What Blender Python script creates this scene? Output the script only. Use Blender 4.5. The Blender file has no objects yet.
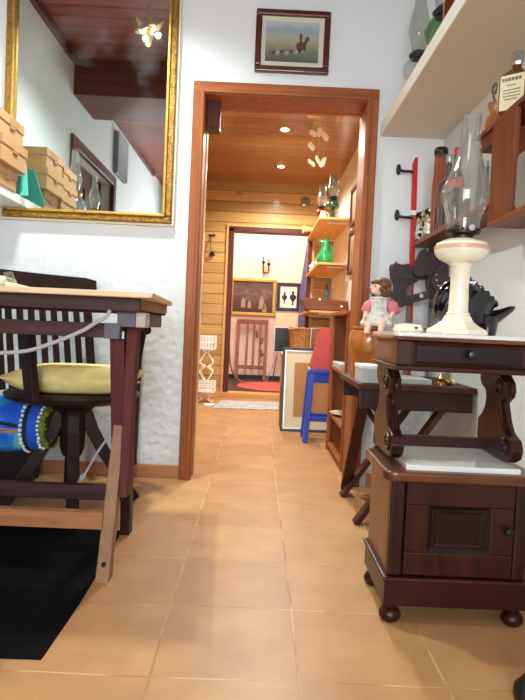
import bpy, bmesh, math, random
from mathutils import Vector, Matrix
random.seed(7)
PI = math.pi
SC = bpy.context.scene
COL = SC.collection

# ---------------------------------------------------------------- camera
cam = bpy.data.cameras.new('camera')
cam.sensor_fit = 'VERTICAL'; cam.sensor_height = 36.0; cam.lens = 28.8
cam.clip_start = 0.02; cam.clip_end = 60
co = bpy.data.objects.new('camera', cam); COL.objects.link(co)
RX = (0.99897945, -0.00624506, 0.0447331)
UP = (-0.04445459, 0.03925467, 0.99823988)
FW = (0.00799005, 0.99920972, -0.03893698)
m = Matrix(((RX[0], UP[0], -FW[0]), (RX[1], UP[1], -FW[1]), (RX[2], UP[2], -FW[2]))).to_4x4()
m.translation = (0, 0, 0.72)
co.matrix_world = m
SC.camera = co

# ---------------------------------------------------------------- world, exposure, big lights
w = bpy.data.worlds.new('world'); SC.world = w; w.use_nodes = True
w.node_tree.nodes['Background'].inputs[0].default_value = (0.75, 0.85, 1.0, 1)
w.node_tree.nodes['Background'].inputs[1].default_value = 0.15
SC.view_settings.view_transform = 'Standard'
SC.view_settings.look = 'None'
SC.view_settings.gamma = 1.0
SC.view_settings.use_curve_mapping = False
SC.view_settings.exposure = 0.08

def area(name, loc, rot, sx, sy, power, col):
    l = bpy.data.lights.new(name, 'AREA'); l.shape = 'RECTANGLE'; l.size = sx; l.size_y = sy
    l.energy = power; l.color = col
    o = bpy.data.objects.new(name, l); o.location = loc; o.rotation_euler = rot; COL.objects.link(o); return o
def point(name, loc, power, col, r=0.05, spot=None):
    l = bpy.data.lights.new(name, 'SPOT' if spot else 'POINT'); l.energy = power; l.color = col; l.shadow_soft_size = r
    if spot: l.spot_size = math.radians(spot); l.spot_blend = 0.6
    o = bpy.data.objects.new(name, l); o.location = loc; COL.objects.link(o); return o
COOL = (0.82, 0.97, 0.94); WARM = (1.0, 0.99, 0.93)
area('ceiling_fitting_light', (0.2, 1.0, 2.195), (0, 0, 0), 0.46, 0.30, 4, COOL)
area('frontal_fill_light', (-0.25, -2.12, 1.25), (math.radians(90), 0, 0), 1.3, 1.5, 58, (0.88, 0.97, 1.0))  # unseen fill added behind the viewer for soft frontal light
for k in range(3):
    point('chandelier_light', (-0.67+0.05*math.cos(2.1*k), 2.05+0.05*math.sin(2.1*k), 2.285), 38, (0.92, 1.0, 0.95), 0.012, 146).data.spot_blend = 1.0
point('downlight_light', (0.126, 4.18, 2.12), 72, WARM, 0.04, 160)
point('downlight_light', (0.134, 5.12, 2.12), 72, WARM, 0.04, 160)
point('downlight_light', (0.118, 3.24, 2.12), 72, WARM, 0.04, 160)
point('back_room_light', (0.0, 6.5, 2.15), 46, (1.0, 0.88, 0.72), 0.12)

# ---------------------------------------------------------------- materials
def srgb(r, g, b):
    f = lambda c: (c/255/12.92) if c/255 <= 0.04045 else ((c/255+0.055)/1.055)**2.4
    return (f(r), f(g), f(b), 1)
def newmat(name):
    mt = bpy.data.materials.new(name); mt.use_nodes = True
    return mt, mt.node_tree.nodes, mt.node_tree.links, mt.node_tree.nodes['Principled BSDF']
def plain(name, c, rough=0.5, metal=0, noise=0.0, nscale=20, bump=0, bscale=60, spec=None, coat=0, emit=0, var=None):
    mt, N, L, P = newmat(name)
    c = srgb(*c)
    P.inputs['Base Color'].default_value = c
    P.inputs['Roughness'].default_value = rough; P.inputs['Metallic'].default_value = metal
    if spec is not None: P.inputs['Specular IOR Level'].default_value = spec
    P.inputs['Coat Weight'].default_value = coat
    if emit:
        P.inputs['Emission Color'].default_value = c; P.inputs['Emission Strength'].default_value = emit
    tc = N.new('ShaderNodeTexCoord')
    if noise or var:
        nz = N.new('ShaderNodeTexNoise'); nz.inputs['Scale'].default_value = nscale; nz.inputs['Detail'].default_value = 5
        L.new(tc.outputs['Object'], nz.inputs['Vector'])
        rp = N.new('ShaderNodeValToRGB')
        v = srgb(*var) if var else tuple(x*(1-noise) for x in c[:3])+(1,)
        rp.color_ramp.elements[0].position = 0.3; rp.color_ramp.elements[0].color = v
        rp.color_ramp.elements[1].position = 0.7; rp.color_ramp.elements[1].color = c
        L.new(nz.outputs['Fac'], rp.inputs['Fac']); L.new(rp.outputs['Color'], P.inputs['Base Color'])
    if bump:
        nb = N.new('ShaderNodeTexNoise'); nb.inputs['Scale'].default_value = bscale; nb.inputs['Detail'].default_value = 6
        L.new(tc.outputs['Object'], nb.inputs['Vector'])
        bp = N.new('ShaderNodeBump'); bp.inputs['Strength'].default_value = bump; bp.inputs['Distance'].default_value = 0.01
        L.new(nb.outputs['Fac'], bp.inputs['Height']); L.new(bp.outputs['Normal'], P.inputs['Normal'])
    return mt
def wood(name, c1, c2, axis='X', rough=0.4, scale=14, coat=0.0, plank=None, plank_axis='Z', gap=None, knots=False):
    """grain stretched along axis; plank = board width, seams across plank_axis"""
    mt, N, L, P = newmat(name)
    tc = N.new('ShaderNodeTexCoord'); mp = N.new('ShaderNodeMapping')
    s = {'X': (0.07, 1, 1), 'Y': (1, 0.07, 1), 'Z': (1, 1, 0.07)}[axis]
    mp.inputs['Scale'].default_value = s
    L.new(tc.outputs['Object'], mp.inputs['Vector'])
    nz = N.new('ShaderNodeTexNoise'); nz.inputs['Scale'].default_value = scale*2.5; nz.inputs['Detail'].default_value = 7
    nz.inputs['Roughness'].default_value = 0.65; nz.inputs['Distortion'].default_value = 0.6
    L.new(mp.outputs['Vector'], nz.inputs['Vector'])
    rp = N.new('ShaderNodeValToRGB')
    rp.color_ramp.elements[0].position = 0.32; rp.color_ramp.elements[0].color = srgb(*c1)
    rp.color_ramp.elements[1].position = 0.68; rp.color_ramp.elements[1].color = srgb(*c2)
    L.new(nz.outputs['Fac'], rp.inputs['Fac'])
    out = rp.outputs['Color']
    hgt = None
    if knots:
        vo = N.new('ShaderNodeTexVoronoi'); vo.inputs['Scale'].default_value = 3.2
        mk = N.new('ShaderNodeMapping'); mk.inputs['Scale'].default_value = {'X': (0.55, 1, 1), 'Y': (1, .55, 1), 'Z': (1, 1, .55)}[axis]
        L.new(tc.outputs['Object'], mk.inputs['Vector']); L.new(mk.outputs['Vector'], vo.inputs['Vector'])
        kr = N.new('ShaderNodeValToRGB')
        kr.color_ramp.elements[0].position = 0.03; kr.color_ramp.elements[0].color = (0.35, 0.25, 0.2, 1)
        kr.color_ramp.elements[1].position = 0.10; kr.color_ramp.elements[1].color = (1, 1, 1, 1)
        L.new(vo.outputs['Distance'], kr.inputs['Fac'])
        mx = N.new('ShaderNodeMix'); mx.data_type = 'RGBA'; mx.blend_type = 'MULTIPLY'; mx.inputs['Factor'].default_value = 0.8
        L.new(out, mx.inputs['A']); L.new(kr.outputs['Color'], mx.inputs['B']); out = mx.outputs['Result']
    if plank:
        sx = N.new('ShaderNodeSeparateXYZ'); L.new(tc.outputs['Object'], sx.inputs[0])
        dv = N.new('ShaderNodeMath'); dv.operation = 'DIVIDE'; dv.inputs[1].default_value = plank
        L.new(sx.outputs[plank_axis], dv.inputs[0])
        fl = N.new('ShaderNodeMath'); fl.operation = 'FLOOR'; L.new(dv.outputs[0], fl.inputs[0])
        wn = N.new('ShaderNodeTexWhiteNoise'); wn.noise_dimensions = '1D'; L.new(fl.outputs[0], wn.inputs['W'])
        fr = N.new('ShaderNodeMath'); fr.operation = 'FRACT'; L.new(dv.outputs[0], fr.inputs[0])
        # seam
        sm = N.new('ShaderNodeValToRGB'); e = sm.color_ramp.elements
        g = 0.07
        e[0].position = 0; e[0].color = (0, 0, 0, 1); e[1].position = g; e[1].color = (1, 1, 1, 1)
        a = e.new(1-g); a.color = (1, 1, 1, 1); b = e.new(1.0); b.color = (0, 0, 0, 1)
        L.new(fr.outputs[0], sm.inputs['Fac'])
        hs = N.new('ShaderNodeHueSaturation')
        mr = N.new('ShaderNodeMapRange'); mr.inputs['To Min'].default_value = 0.82; mr.inputs['To Max'].default_value = 1.12
        L.new(wn.outputs['Value'], mr.inputs['Value']); L.new(mr.outputs[0], hs.inputs['Value']); L.new(out, hs.inputs['Color'])
        mx = N.new('ShaderNodeMix'); mx.data_type = 'RGBA'; mx.inputs['A'].default_value = gap or tuple(x*0.4 for x in srgb(*c1)[:3])+(1,)
        L.new(sm.outputs['Color'], mx.inputs['Factor']); L.new(hs.outputs['Color'], mx.inputs['B']); out = mx.outputs['Result']
        hgt = sm.outputs['Color']
    L.new(out, P.inputs['Base Color'])
    bp = N.new('ShaderNodeBump'); bp.inputs['Strength'].default_value = 0.5 if hgt else 0.12; bp.inputs['Distance'].default_value = 0.004
    L.new(hgt if hgt else nz.outputs['Fac'], bp.inputs['Height']); L.new(bp.outputs['Normal'], P.inputs['Normal'])
    P.inputs['Roughness'].default_value = rough; P.inputs['Coat Weight'].default_value = coat; P.inputs['Specular IOR Level'].default_value = 0.28
    return mt
def glass(name, tint=(255, 255, 255), refl=1.0, rough=0.03, dens=0.0, dust=0.06):
    """thin blown glass: clear where seen straight on, mirror-like at the rims"""
    mt, N, L, P = newmat(name)
    N.remove(P); out = N['Material Output']
    tr = N.new('ShaderNodeBsdfTransparent'); tr.inputs[0].default_value = srgb(*tint)
    gl = N.new('ShaderNodeBsdfGlossy'); gl.inputs['Roughness'].default_value = rough
    lw = N.new('ShaderNodeLayerWeight'); lw.inputs['Blend'].default_value = 0.5
    mm = N.new('ShaderNodeMath'); mm.operation = 'MULTIPLY_ADD'; mm.inputs[1].default_value = 0.45*refl; mm.inputs[2].default_value = 0.035+dens
    pw = N.new('ShaderNodeMath'); pw.operation = 'POWER'; pw.inputs[1].default_value = 2.5; L.new(lw.outputs['Facing'], pw.inputs[0]); L.new(pw.outputs[0], mm.inputs[0])
    mx = N.new('ShaderNodeMixShader'); L.new(mm.outputs[0], mx.inputs[0]); L.new(tr.outputs[0], mx.inputs[1]); L.new(gl.outputs[0], mx.inputs[2])
    tl = N.new('ShaderNodeBsdfTranslucent'); tl.inputs[0].default_value = (0.9, 0.92, 0.92, 1)
    df = N.new('ShaderNodeBsdfDiffuse'); df.inputs[0].default_value = (0.9, 0.92, 0.92, 1)
    hz = N.new('ShaderNodeMixShader'); hz.inputs[0].default_value = 0.5; L.new(tl.outputs[0], hz.inputs[1]); L.new(df.outputs[0], hz.inputs[2])
    m2 = N.new('ShaderNodeMixShader'); m2.inputs[0].default_value = dust; L.new(mx.outputs[0], m2.inputs[1]); L.new(hz.outputs[0], m2.inputs[2])
    L.new(m2.outputs[0], out.inputs['Surface'])
    return mt

def plaster(name, c, rough_bump=0.35):
    mt, N, L, P = newmat(name)
    tc = N.new('ShaderNodeTexCoord')
    n1 = N.new('ShaderNodeTexNoise'); n1.inputs['Scale'].default_value = 9; n1.inputs['Detail'].default_value = 8; n1.inputs['Roughness'].default_value = 0.6
    n2 = N.new('ShaderNodeTexVoronoi'); n2.inputs['Scale'].default_value = 30; n2.feature = 'SMOOTH_F1'
    for n in (n1, n2): L.new(tc.outputs['Object'], n.inputs['Vector'])
    ad = N.new('ShaderNodeMath'); ad.operation = 'MULTIPLY_ADD'; ad.inputs[1].default_value = 0.5
    L.new(n2.outputs['Distance'], ad.inputs[0]); L.new(n1.outputs['Fac'], ad.inputs[2])
    # rougher render low on the wall
    sx = N.new('ShaderNodeSeparateXYZ'); L.new(tc.outputs['Object'], sx.inputs[0])
    mr = N.new('ShaderNodeMapRange'); mr.inputs['From Min'].default_value = 1.15; mr.inputs['From Max'].default_value = 0.5
    mr.inputs['To Min'].default_value = rough_bump*0.25; mr.inputs['To Max'].default_value = rough_bump*1.5
    L.new(sx.outputs['Z'], mr.inputs['Value'])
    bp = N.new('ShaderNodeBump'); bp.inputs['Distance'].default_value = 0.02
    L.new(ad.outputs[0], bp.inputs['Height']); L.new(mr.outputs[0], bp.inputs['Strength']); L.new(bp.outputs['Normal'], P.inputs['Normal'])
    P.inputs['Base Color'].default_value = srgb(*c); P.inputs['Roughness'].default_value = 0.75
    return mt
def tiles():
    mt, N, L, P = newmat('terracotta_tiles')
    tc = N.new('ShaderNodeTexCoord'); mp = N.new('ShaderNodeMapping')
    mp.inputs['Location'].default_value = (-0.114+0.307*20, -1.118+0.2925*20, 0)
    nd = N.new('ShaderNodeTexNoise'); nd.inputs['Scale'].default_value = 3; nd.inputs['Detail'].default_value = 4; L.new(tc.outputs['Object'], nd.inputs['Vector'])
    vs = N.new('ShaderNodeVectorMath'); vs.operation = 'SUBTRACT'; vs.inputs[1].default_value = (0.5, 0.5, 0.5); L.new(nd.outputs['Color'], vs.inputs[0])
    vm = N.new('ShaderNodeVectorMath'); vm.operation = 'SCALE'; vm.inputs['Scale'].default_value = 0.022; L.new(vs.outputs[0], vm.inputs[0])
    va = N.new('ShaderNodeVectorMath'); L.new(tc.outputs['Object'], va.inputs[0]); L.new(vm.outputs[0], va.inputs[1])
    L.new(va.outputs[0], mp.inputs['Vector'])
    br = N.new('ShaderNodeTexBrick'); br.offset = 0; br.squash = 1
    br.inputs['Scale'].default_value = 1; br.inputs['Brick Width'].default_value = 0.307; br.inputs['Row Height'].default_value = 0.2925
    br.inputs['Mortar Size'].default_value = 0.0028; br.inputs['Mortar Smooth'].default_value = 0.3; br.inputs['Bias'].default_value = 0
    br.inputs['Color1'].default_value = srgb(190, 146, 98); br.inputs['Color2'].default_value = srgb(180, 135, 88)
    br.inputs['Mortar'].default_value = srgb(196, 148, 112)
    L.new(mp.outputs['Vector'], br.inputs['Vector'])
    n1 = N.new('ShaderNodeTexNoise'); n1.inputs['Scale'].default_value = 7; n1.inputs['Detail'].default_value = 6; L.new(tc.outputs['Object'], n1.inputs['Vector'])
    rp = N.new('ShaderNodeValToRGB'); rp.color_ramp.elements[0].color = (0.86, 0.80, 0.78, 1); rp.color_ramp.elements[1].color = (1.1, 1.08, 1.06, 1)
    rp.color_ramp.elements[0].position = 0.3; rp.color_ramp.elements[1].position = 0.75
    L.new(n1.outputs['Fac'], rp.inputs['Fac'])
    mx = N.new('ShaderNodeMix'); mx.data_type = 'RGBA'; mx.blend_type = 'MULTIPLY'; mx.inputs['Factor'].default_value = 1
    L.new(br.outputs['Color'], mx.inputs['A']); L.new(rp.outputs['Color'], mx.inputs['B'])
    # darker and lighter patches of worn grout
    n2 = N.new('ShaderNodeTexNoise'); n2.inputs['Scale'].default_value = 6; L.new(tc.outputs['Object'], n2.inputs['Vector'])
    r2 = N.new('ShaderNodeValToRGB'); r2.color_ramp.elements[0].position = 0.42; r2.color_ramp.elements[0].color = srgb(164, 116, 76)
    r2.color_ramp.elements[1].position = 0.58; r2.color_ramp.elements[1].color = srgb(206, 164, 118)
    L.new(n2.outputs['Fac'], r2.inputs['Fac'])
    m2 = N.new('ShaderNodeMix'); m2.data_type = 'RGBA'
    L.new(br.outputs['Fac'], m2.inputs['Factor']); L.new(mx.outputs['Result'], m2.inputs['A']); L.new(r2.outputs['Color'], m2.inputs['B'])
    L.new(m2.outputs['Result'], P.inputs['Base Color'])
    iv = N.new('ShaderNodeMath'); iv.operation = 'SUBTRACT'; iv.inputs[0].default_value = 1; L.new(br.outputs['Fac'], iv.inputs[1])
    ma = N.new('ShaderNodeMath'); ma.operation = 'MULTIPLY_ADD'; ma.inputs[1].default_value = 0.25
    L.new(n1.outputs['Fac'], ma.inputs[0]); L.new(iv.outputs[0], ma.inputs[2])
    bp = N.new('ShaderNodeBump'); bp.inputs['Strength'].default_value = 0.35; bp.inputs['Distance'].default_value = 0.004
    L.new(ma.outputs[0], bp.inputs['Height']); L.new(bp.outputs['Normal'], P.inputs['Normal'])
    P.inputs['Roughness'].default_value = 0.42; P.inputs['Specular IOR Level'].default_value = 0.25
    return mt

M = {}
M['plaster'] = plaster('white_plaster', (224, 228, 230))
M['plaster_side'] = plaster('white_plaster_side', (222, 226, 228), 0.1)
M['plaster_warm'] = plain('cream_plaster', (232, 220, 200), 0.8, bump=0.1, bscale=30)
M['plaster_pink'] = plain('pinkish_plaster', (232, 206, 196), 0.8, bump=0.1, bscale=30)
M['tiles'] = tiles()
M['dark_planks'] = wood('dark_ceiling_planks', (122, 64, 52), (156, 92, 74), 'X', 0.4, plank=0.11, plank_axis='Y')
M['dark_beam'] = wood('dark_beam', (84, 44, 38), (112, 64, 52), 'X', 0.45)
M['hall_ceiling'] = wood('varnished_ceiling_planks', (146, 92, 54), (172, 114, 70), 'X', 0.28, plank=0.105, plank_axis='Y', knots=True, coat=0.3)
M['pine_wall'] = wood('pine_planks', (178, 136, 76), (200, 160, 98), 'X', 0.35, plank=0.105, plank_axis='Z', knots=True, coat=0.2)
M['pine'] = wood('pine_board', (206, 146, 84), (228, 174, 110), 'Y', 0.42)
M['pine_x'] = wood('pine_board_crosswise', (206, 146, 84), (228, 174, 110), 'X', 0.42)
M['casing'] = wood('orange_brown_door_wood', (134, 70, 33), (166, 94, 50), 'Z', 0.42, coat=0.0)
M['casing_x'] = wood('orange_brown_door_wood_crosswise', (134, 70, 33), (166, 94, 50), 'X', 0.42, coat=0.0)
M['dark_casing'] = wood('dark_red_casing', (70, 28, 24), (96, 42, 34), 'Z', 0.4)
M['night'] = wood('dark_walnut', (30, 9, 8), (62, 23, 18), 'X', 0.34, scale=10, coat=0.1)
M['night_v'] = wood('dark_walnut_upright', (30, 9, 8), (66, 25, 19), 'Z', 0.34, scale=10, coat=0.1)
M['night_lit'] = wood('walnut_lit_side', (84, 34, 19), (116, 54, 32), 'Z', 0.35, scale=10, coat=0.3)  # same walnut made lighter: lamp light on the side put into the colour
M['night_d'] = wood('dark_walnut_drawer', (18, 8, 8), (36, 17, 15), 'X', 0.34, scale=10, coat=0.1)
M['edge_worn'] = wood('worn_walnut_edge', (52, 26, 17), (116, 68, 38), 'X', 0.3, scale=10, coat=0.3)
M['marble'] = plain('white_marble', (226, 228, 222), 0.06, noise=0.12, nscale=6, coat=0.9)
M['trestle'] = wood('red_brown_trestle_wood', (50, 24, 18), (82, 42, 28), 'Z', 0.5)
M['trestle_x'] = wood('dark_trestle_rail', (36, 18, 16), (62, 32, 26), 'X', 0.4)
M['table_dark'] = wood('dark_table_rail', (50, 29, 30), (80, 50, 48), 'X', 0.55)
M['table_leg'] = wood('red_brown_table_leg', (62, 18, 15), (98, 36, 26), 'Z', 0.6)
M['table_worn'] = wood('worn_table_leg', (122, 88, 64), (158, 118, 86), 'Z', 0.5)
M['table_worn_x'] = wood('worn_table_stretcher', (140, 92, 56), (178, 124, 80), 'X', 0.5)
M['table_top'] = wood('pale_drawing_board', (222, 192, 152), (238, 212, 176), 'X', 0.45)
M['block'] = plain('grey_end_grain', (104, 98, 112), 0.6, noise=0.3, nscale=60)
M['block_pale'] = plain('pale_cleat', (196, 180, 170), 0.6, noise=0.2, nscale=40)
M['chair'] = wood('very_dark_chair_wood', (24, 14, 11), (46, 27, 21), 'Z', 0.5, coat=0.0)
M['yellow'] = plain('mustard_cushion_cloth', (250, 228, 150), 0.85, noise=0.2, nscale=25, bump=0.15, bscale=18)
M['black_mat'] = plain('black_mat', (15, 15, 18), 0.95, spec=0.1, noise=0.4, nscale=4, bump=0.2, bscale=300)
M['navy'] = plain('navy_box', (22, 28, 46), 0.6, noise=0.3, nscale=15)
M['gold'] = plain('gilt_frame', (212, 170, 84), 0.38, 0.7, noise=0.3, nscale=45, bump=0.3, bscale=90)
M['gold_dark'] = plain('gilt_frame_carved', (180, 134, 60), 0.42, 0.7, noise=0.5, nscale=70, bump=0.8, bscale=110)
M['cream_edge'] = plain('cream_frame_edge', (226, 218, 192), 0.5)
M['red_brown_frame'] = plain('mahogany_frame', (88, 40, 34), 0.3, noise=0.3, nscale=30, coat=0.3)
M['white'] = plain('white_painted_board', (226, 226, 220), 0.45)
M['shelf_white'] = plain('white_melamine', (240, 238, 226), 0.4)
M['card'] = plain('brown_cardboard', (190, 144, 98), 0.75, noise=0.12, nscale=8)
M['card_dark'] = plain('brown_cardboard_flap', (164, 118, 78), 0.75)
M['tape'] = plain('glossy_packing_tape', (188, 144, 92), 0.12, coat=0.8)
M['teal'] = plain('teal_paper', (70, 168, 158), 0.6)
M['red'] = plain('red_paint', (206, 40, 46), 0.35, noise=0.15, nscale=30)
M['black'] = plain('black_metal', (22, 22, 22), 0.4)
M['iron'] = plain('dark_iron', (48, 48, 46), 0.35, 0.6)
M['black_gloss'] = plain('black_glaze', (8, 9, 12), 0.12, coat=0.8)
M['leather'] = plain('dark_brown_leather', (62, 44, 43), 0.55, noise=0.35, nscale=30, bump=0.15, bscale=80)
M['cream'] = plain('cream_enamel', (238, 228, 204), 0.2, coat=0.4)
M['cream_pink'] = plain('pink_stripe', (214, 168, 140), 0.25)
M['burner'] = plain('dark_brass_burner', (58, 46, 34), 0.35, 0.7)
M['brass'] = plain('brass', (196, 160, 84), 0.25, 0.9)
M['steel'] = plain('silver_metal', (200, 200, 196), 0.25, 0.9)
M['blue'] = plain('blue_paint', (28, 74, 196), 0.3, coat=0.3)
M['red_board'] = plain('red_card', (216, 90, 80), 0.6, noise=0.15, nscale=60)
M['black_frame'] = plain('black_frame', (24, 24, 28), 0.35)
M['silver_edge'] = plain('silver_frame_edge', (198, 202, 200), 0.3, 0.5)
M['cream_mat'] = plain('cream_mount', (226, 216, 186), 0.8)
M['tan_card'] = plain('tan_backing', (186, 138, 88), 0.8, noise=0.08, nscale=20)
M['paper'] = plain('white_paper', (240, 240, 236), 0.6)
M['grey_paper'] = plain('pale_grey_box', (190, 190, 184), 0.6)
M['rug_grey'] = plain('grey_white_rug', (208, 208, 204), 0.95, var=(150, 158, 160), nscale=28, bump=0.3, bscale=150)
M['rug_red'] = plain('red_rug', (206, 92, 84), 0.95, noise=0.2, nscale=20, bump=0.2, bscale=120)
M['dark_floor'] = plain('dark_floor', (52, 34, 28), 0.5)
M['purple'] = plain('purple_cloth', (98, 88, 132), 0.85, noise=0.25, nscale=12)
M['wicker'] = plain('wicker', (190, 134, 78), 0.7, var=(126, 78, 40), nscale=70, bump=0.6, bscale=90)
M['white_iron'] = plain('white_wrought_iron', (250, 248, 244), 0.4)
M['green_gloss'] = plain('green_glaze', (16, 138, 72), 0.12, coat=0.6)
M['shell'] = plain('pale_shell', (255, 250, 236), 0.4)
M['skin'] = plain('doll_porcelain', (238, 200, 178), 0.35)
M['hair'] = plain('doll_hair', (128, 88, 52), 0.5, noise=0.5, nscale=60, bump=0.6, bscale=120)
M['lace'] = plain('white_lace', (232, 228, 216), 0.85, var=(176, 178, 168), nscale=110, bump=0.5, bscale=160)
M['pink'] = plain('pink_cloth', (222, 126, 134), 0.75, noise=0.2, nscale=60)
M['crock'] = plain('honey_brown_glaze', (190, 112, 46), 0.18, noise=0.35, nscale=12, coat=0.6)
M['box_wood'] = wood('cabinet_red_brown', (100, 50, 30), (136, 74, 44), 'Z', 0.4)
M['box_wood_y'] = wood('shelf_red_brown', (104, 52, 32), (142, 78, 48), 'Y', 0.4)
M['label'] = plain('aged_paper_label', (232, 222, 186), 0.7, noise=0.06, nscale=20)
M['ink'] = plain('faded_ink', (104, 96, 78), 0.7)
M['whisky'] = plain('amber_glass_liquor', (120, 52, 16), 0.1, coat=0.5, noise=0.4, nscale=10)
M['glass'] = glass('clear_glass', (246, 248, 246), 1.5, 0.03, 0.01, 0.045)
M['glass_thick'] = glass('pressed_glass', (214, 222, 216), 1.0, 0.12, 0.18)
M['glass_amber'] = glass('amber_glass', (242, 190, 112), 0.6, 0.05, 0.04)
M['glass_grey'] = glass('smoky_glass', (190, 178, 160), 1.0, 0.05, 0.08)
M['glass_green'] = glass('green_glass', (168, 206, 160), 0.7, 0.05, 0.05)
M['glass_dkgreen'] = plain('bottle_green_glass', (40, 66, 40), 0.12, coat=0.6)
M['picture_glass'] = glass('picture_glass', (250, 250, 250), 0.5, 0.02, 0.01, 0.01)
M['glass_frost'] = glass('frosted_pressed_glass', (214, 222, 216), 1.0, 0.15, 0.2, 0.3)
M['lamp_emit'] = plain('lit_lamp', (255, 238, 205), 0.4, emit=14)
M['tube_emit'] = plain('lit_diffuser', (240, 246, 255), 0.4, emit=5)
M['bulb_emit'] = plain('lit_bulb', (255, 244, 214), 0.4, emit=10)
M['gold_petal'] = plain('gilt_petal', (224, 186, 104), 0.3, 0.55)
M['cable'] = plain('grey_cable', (176, 178, 186), 0.5)
M['stick'] = wood('dark_stick', (44, 24, 20), (66, 36, 28), 'Z', 0.5)
M['bright_blue'] = plain('bright_blue_carton', (30, 96, 196), 0.5)
M['screen'] = plain('black_screen', (8, 8, 9), 0.3)

def mosaic():
    mt, N, L, P = newmat('mirror_mosaic')
    tc = N.new('ShaderNodeTexCoord'); vo = N.new('ShaderNodeTexVoronoi'); vo.inputs['Scale'].default_value = 70
    L.new(tc.outputs['Object'], vo.inputs['Vector'])
    rp = N.new('ShaderNodeValToRGB'); rp.color_ramp.interpolation = 'CONSTANT'
    e = rp.color_ramp.elements; e[0].color = srgb(40, 34, 34); e[1].position = 0.4; e[1].color = srgb(206, 206, 200)
    q = e.new(0.72); q.color = srgb(168, 146, 96)
    L.new(vo.outputs['Color'], rp.inputs['Fac']); L.new(rp.outputs['Color'], P.inputs['Base Color'])
    P.inputs['Metallic'].default_value = 0.7; P.inputs['Roughness'].default_value = 0.2
    bp = N.new('ShaderNodeBump'); bp.inputs['Strength'].default_value = 0.6; bp.inputs['Distance'].default_value = 0.004
    L.new(vo.outputs['Distance'], bp.inputs['Height']); L.new(bp.outputs['Normal'], P.inputs['Normal'])
    return mt
M['mosaic'] = mosaic()
def mirror_mat():
    mt, N, L, P = newmat('old_mirror')
    P.inputs['Metallic'].default_value = 1; P.inputs['Base Color'].default_value = (0.76, 0.82, 0.78, 1); P.inputs['Roughness'].default_value = 0.02
    # cloudy smear of tarnish
    tc = N.new('ShaderNodeTexCoord'); nz = N.new('ShaderNodeTexNoise'); nz.inputs['Scale'].default_value = 2.6; nz.inputs['Detail'].default_value = 4
    L.new(tc.outputs['Object'], nz.inputs['Vector'])
    rp = N.new('ShaderNodeValToRGB'); rp.color_ramp.elements[0].position = 0.50; rp.color_ramp.elements[1].position = 0.80
    rp.color_ramp.elements[1].color = (0.16, 0.16, 0.16, 1)
    L.new(nz.outputs['Fac'], rp.inputs['Fac'])
    df = N.new('ShaderNodeBsdfDiffuse'); df.inputs[0].default_value = (0.62, 0.68, 0.72, 1)
    mx = N.new('ShaderNodeMixShader'); L.new(rp.outputs['Color'], mx.inputs[0]); L.new(P.outputs[0], mx.inputs[1]); L.new(df.outputs[0], mx.inputs[2])
    L.new(mx.outputs[0], N['Material Output'].inputs['Surface'])
    return mt
M['mirror'] = mirror_mat()
def woven():
    mt, N, L, P = newmat('turquoise_woven_cloth')
    tc = N.new('ShaderNodeTexCoord'); nz = N.new('ShaderNodeTexNoise'); nz.inputs['Scale'].default_value = 9; nz.inputs['Detail'].default_value = 3
    L.new(tc.outputs['Object'], nz.inputs['Vector'])
    rp = N.new('ShaderNodeValToRGB'); e = rp.color_ramp.elements
    e[0].position = 0.38; e[0].color = srgb(24, 84, 206); e[1].position = 0.55; e[1].color = srgb(36, 142, 224)
    a = e.new(0.68); a.color = srgb(110, 200, 214)
    L.new(nz.outputs['Fac'], rp.inputs['Fac']); L.new(rp.outputs['Color'], P.inputs['Base Color'])
    P.inputs['Roughness'].default_value = 0.85
    return mt
M['woven'] = woven()
M['bag_blue'] = plain('blue_band', (26, 84, 196), 0.85)
M['bag_black'] = plain('black_band', (24, 30, 44), 0.85)
M['bag_green'] = plain('green_fringe', (126, 140, 50), 0.9, noise=0.5, nscale=60)
M['bag_orange'] = plain('orange_cord', (196, 130, 60), 0.8)
M['pompom'] = plain('white_pompom', (240, 240, 232), 0.9)

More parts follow.
